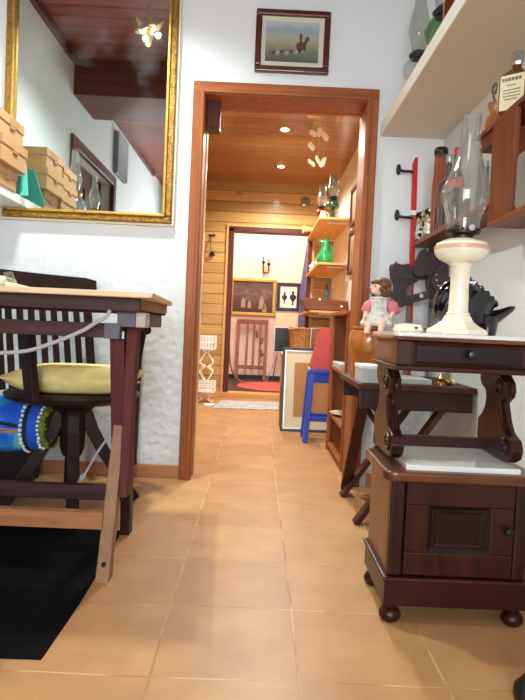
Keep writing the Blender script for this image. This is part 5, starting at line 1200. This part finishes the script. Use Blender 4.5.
# ================================================================ BACK ROOM
bp_ = thing('gilt_painting', (-0.09, Y3, 0.87), 'dark figure painting in a gilt frame on the back room wall', 'painting')
MB().frame(-0.40, 0.203, 0.875, 1.362, Y3-0.03, Y3, 0.045).build('frame', 'gold', bp_, bevel=0.01, seg=3)
MB().box(-0.36, 0.163, Y3-0.012, Y3-0.002, 0.915, 1.322).build('canvas', print_mat('dark_oil_painting', [(0, (58, 36, 34)), (0.4, (84, 60, 52)), (0.6, (120, 96, 84)), (0.75, (96, 74, 72)), (1, (74, 52, 52))], 9, 5, 0.5), bp_)
q = MB()
for x, z, s_ in ((-0.22,1.05,1.0),(-0.14,1.03,.8),(0.02,1.06,1.3),(0.06,0.99,.9)):
    q.prism([(x-.03*s_,z-.07*s_),(x+.03*s_,z-.07*s_),(x+.024*s_,z+.02*s_),(x+.012*s_,z+.03*s_),(x+.012*s_,z+.055*s_),(x-.012*s_,z+.055*s_),(x-.012*s_,z+.03*s_),(x-.024*s_,z+.02*s_)], 'XZ', Y3-0.0135, Y3-0.0115)
q.build('painted_figures', plain('pale_paint', (168, 140, 122), 0.6), bp_)
kp = thing('urn_print', (0.36, Y3, 0.96), 'black-framed print of two dark urn shapes in the back room', 'picture')
MB().frame(0.212, 0.52, 0.955, 1.325, Y3-0.025, Y3, 0.045).build('frame', 'black_frame', kp, bevel=0.004)
MB().box(0.25, 0.485, Y3-0.010, Y3-0.001, 0.995, 1.285).build('paper', 'paper', kp)
q = MB()
for x, s_ in ((0.315,0.85),(0.425,1.05)):
    z = 1.13
    q.prism(smooth_poly([(x-.012*s_,z-.085*s_),(x+.012*s_,z-.085*s_),(x+.008*s_,z-.05*s_),(x+.04*s_,z),(x+.034*s_,z+.03*s_),(x+.012*s_,z+.045*s_),(x+.016*s_,z+.08*s_),(x-.016*s_,z+.08*s_),(x-.012*s_,z+.045*s_),(x-.034*s_,z+.03*s_),(x-.04*s_,z),(x-.008*s_,z-.05*s_)],3), 'XZ', Y3-0.012, Y3-0.0095)
q.build('urn_shapes', 'black', kp)
tag(MB().box(0.215, 0.50, Y3-0.03, Y3-0.002, 0.72, 0.93).build('mounting_board', 'cream_mat', None, bevel=0.003), 'plain cream board under the urn print in the back room', 'board')
sn = thing('wall_sconce', (0.04, Y3, 1.4), 'small bronze candle sconce on the bright back room wall', 'sconce')
MB().lathe([(0.001,0),(0.022,0),(0.018,0.01),(0.001,0.012)], (0,0,0), 14, 'Y', 0.7, 2.2).xform(Matrix.Translation((0.045,Y3-0.013,1.48))).build('back_plate', 'brass', sn, True)
q = MB(); q.tube(bez([(0.045,Y3-0.01,1.45),(0.03,Y3-0.06,1.43),(0.02,Y3-0.08,1.49),(0.02,Y3-0.08,1.55)]),0.008,6); q.tube(bez([(0.05,Y3-0.01,1.45),(0.08,Y3-0.05,1.44),(0.09,Y3-0.06,1.49),(0.09,Y3-0.06,1.53)]),0.008,6)
q.build('arms', 'burner', sn, True)
q = MB()
for x, y, z in ((0.02,Y3-0.08,1.55),(0.09,Y3-0.06,1.53)): q.lathe([(0.001,0),(0.012,0),(0.026,0.02),(0.022,0.035),(0.008,0.04),(0.008,0.09),(0.001,0.095)],(x,y,z),12)
q.build('candle_cups', 'burner', sn, True)
# slatted wooden stand
sl = thing('slatted_rack', (-0.09, 7.2, F3), 'brown slatted wooden rack standing against the pinkish wall', 'rack')
M['rack'] = wood('rack_brown', (122, 76, 54), (158, 104, 76), 'Z', 0.45)
for x in (-0.265, 0.095): MB().beam((x,7.18,F3), (x,7.30,0.83), 0.022, 0.042, (1,0,0)).xform(Matrix.Identity(4)).build('upright', 'rack', sl, bevel=0.003)
MB().prism([(-0.29,0.765),(0.12,0.765),(0.12,0.81),(0.06,0.828),(-0.23,0.828),(-0.29,0.81)], 'XZ', 7.275, 7.30).build('top_rail', 'rack', sl, bevel=0.003)
MB().box(-0.25, 0.085, 7.20, 7.22, 0.185, 0.235).build('bottom_rail', 'rack', sl, bevel=0.003)
for x in (-0.145, -0.06, 0.02): MB().beam((x,7.212,0.22), (x,7.288,0.77), 0.014, 0.026, (1,0,0)).build('slat', 'rack', sl, bevel=0.002)
q = MB()
for x, z in ((-0.02,0.62),(0.045,0.58),(-0.025,0.66),(0.04,0.54),(0.035,0.42),(0.05,0.38)): q.ball((x,7.235,z), 0.024, 8, sz=1.2, sy=0.5)
q.build('carved_ornament', 'rack', sl, True)
tag(MB().tube(bez([(-0.345,6.6,F3+0.62),(-0.335,6.6,F3+0.35),(-0.30,6.6,F3+0.16),(-0.22,6.6,F3+0.05),(-0.12,6.6,F3+0.012)]), 0.010, 8).build('bent_cane', 'rack', None, True), 'thin bent wooden cane curving down to the red rug', 'cane')
# small screen on a metal stand
ss = thing('small_screen', (0.31, 7.1, F3), 'small black screen on a splayed metal stand in the back room', 'screen')
MB().box(0.19, 0.46, 7.05, 7.10, 0.42, 0.75).build('casing', 'silver_edge', ss, bevel=0.006)
MB().box(0.205, 0.445, 7.045, 7.052, 0.437, 0.735).build('display', 'screen', ss)
for a, b in (((0.25,7.07,0.42),(0.12,6.98,F3)),((0.25,7.09,0.42),(0.20,7.20,F3)),((0.40,7.07,0.42),(0.50,6.98,F3)),((0.40,7.09,0.42),(0.44,7.20,F3))):
    MB().cyl(a, b, 0.007, n=8).build('leg', 'steel', ss)
tag(MB().lathe([(0.001,0),(0.495,0),(0.50,0.005),(0.49,0.010),(0.001,0.010)], (0.185,6.44,F3), 48, sx=0.82, sy=1.0).build('round_rug', 'rug_red', None, True), 'round red rug on the back room floor', 'rug')
# purple garment hanging on the right wall of the back room
gm = thing('purple_garment', (0.52, 6.5, 0.5), 'purple cloth hanging at the right side of the far doorway', 'garment')
q = MB(); rows = []
for i in range(9):
    t = i/8; z = 1.74-1.15*t; hw = 0.035+0.15*min(1, t*2.2)**0.7
    row = []
    for k in range(25):
        u = -1+k/12; f_ = 0.018*math.sin(u*9)*min(1, t*2)
        row.append(q.bm.verts.new((0.535-0.02-0.045*(1-u*u)*min(1, t*2)+f_, 6.45+u*hw*1.4, z)))
    rows.append(row)
for i in range(8):
    for k in range(24): q._f([rows[i][k], rows[i][k+1], rows[i+1][k+1], rows[i+1][k]])
q = q.build('cloth', 'purple', gm, True)
so = q.modifiers.new('thickness', 'SOLIDIFY'); so.thickness = 0.012; so.offset = 0
MB().tube([(0.60,6.45,1.76),(0.55,6.45,1.765),(0.52,6.45,1.745)], 0.008, 8).build('hanger', 'iron', gm, True)
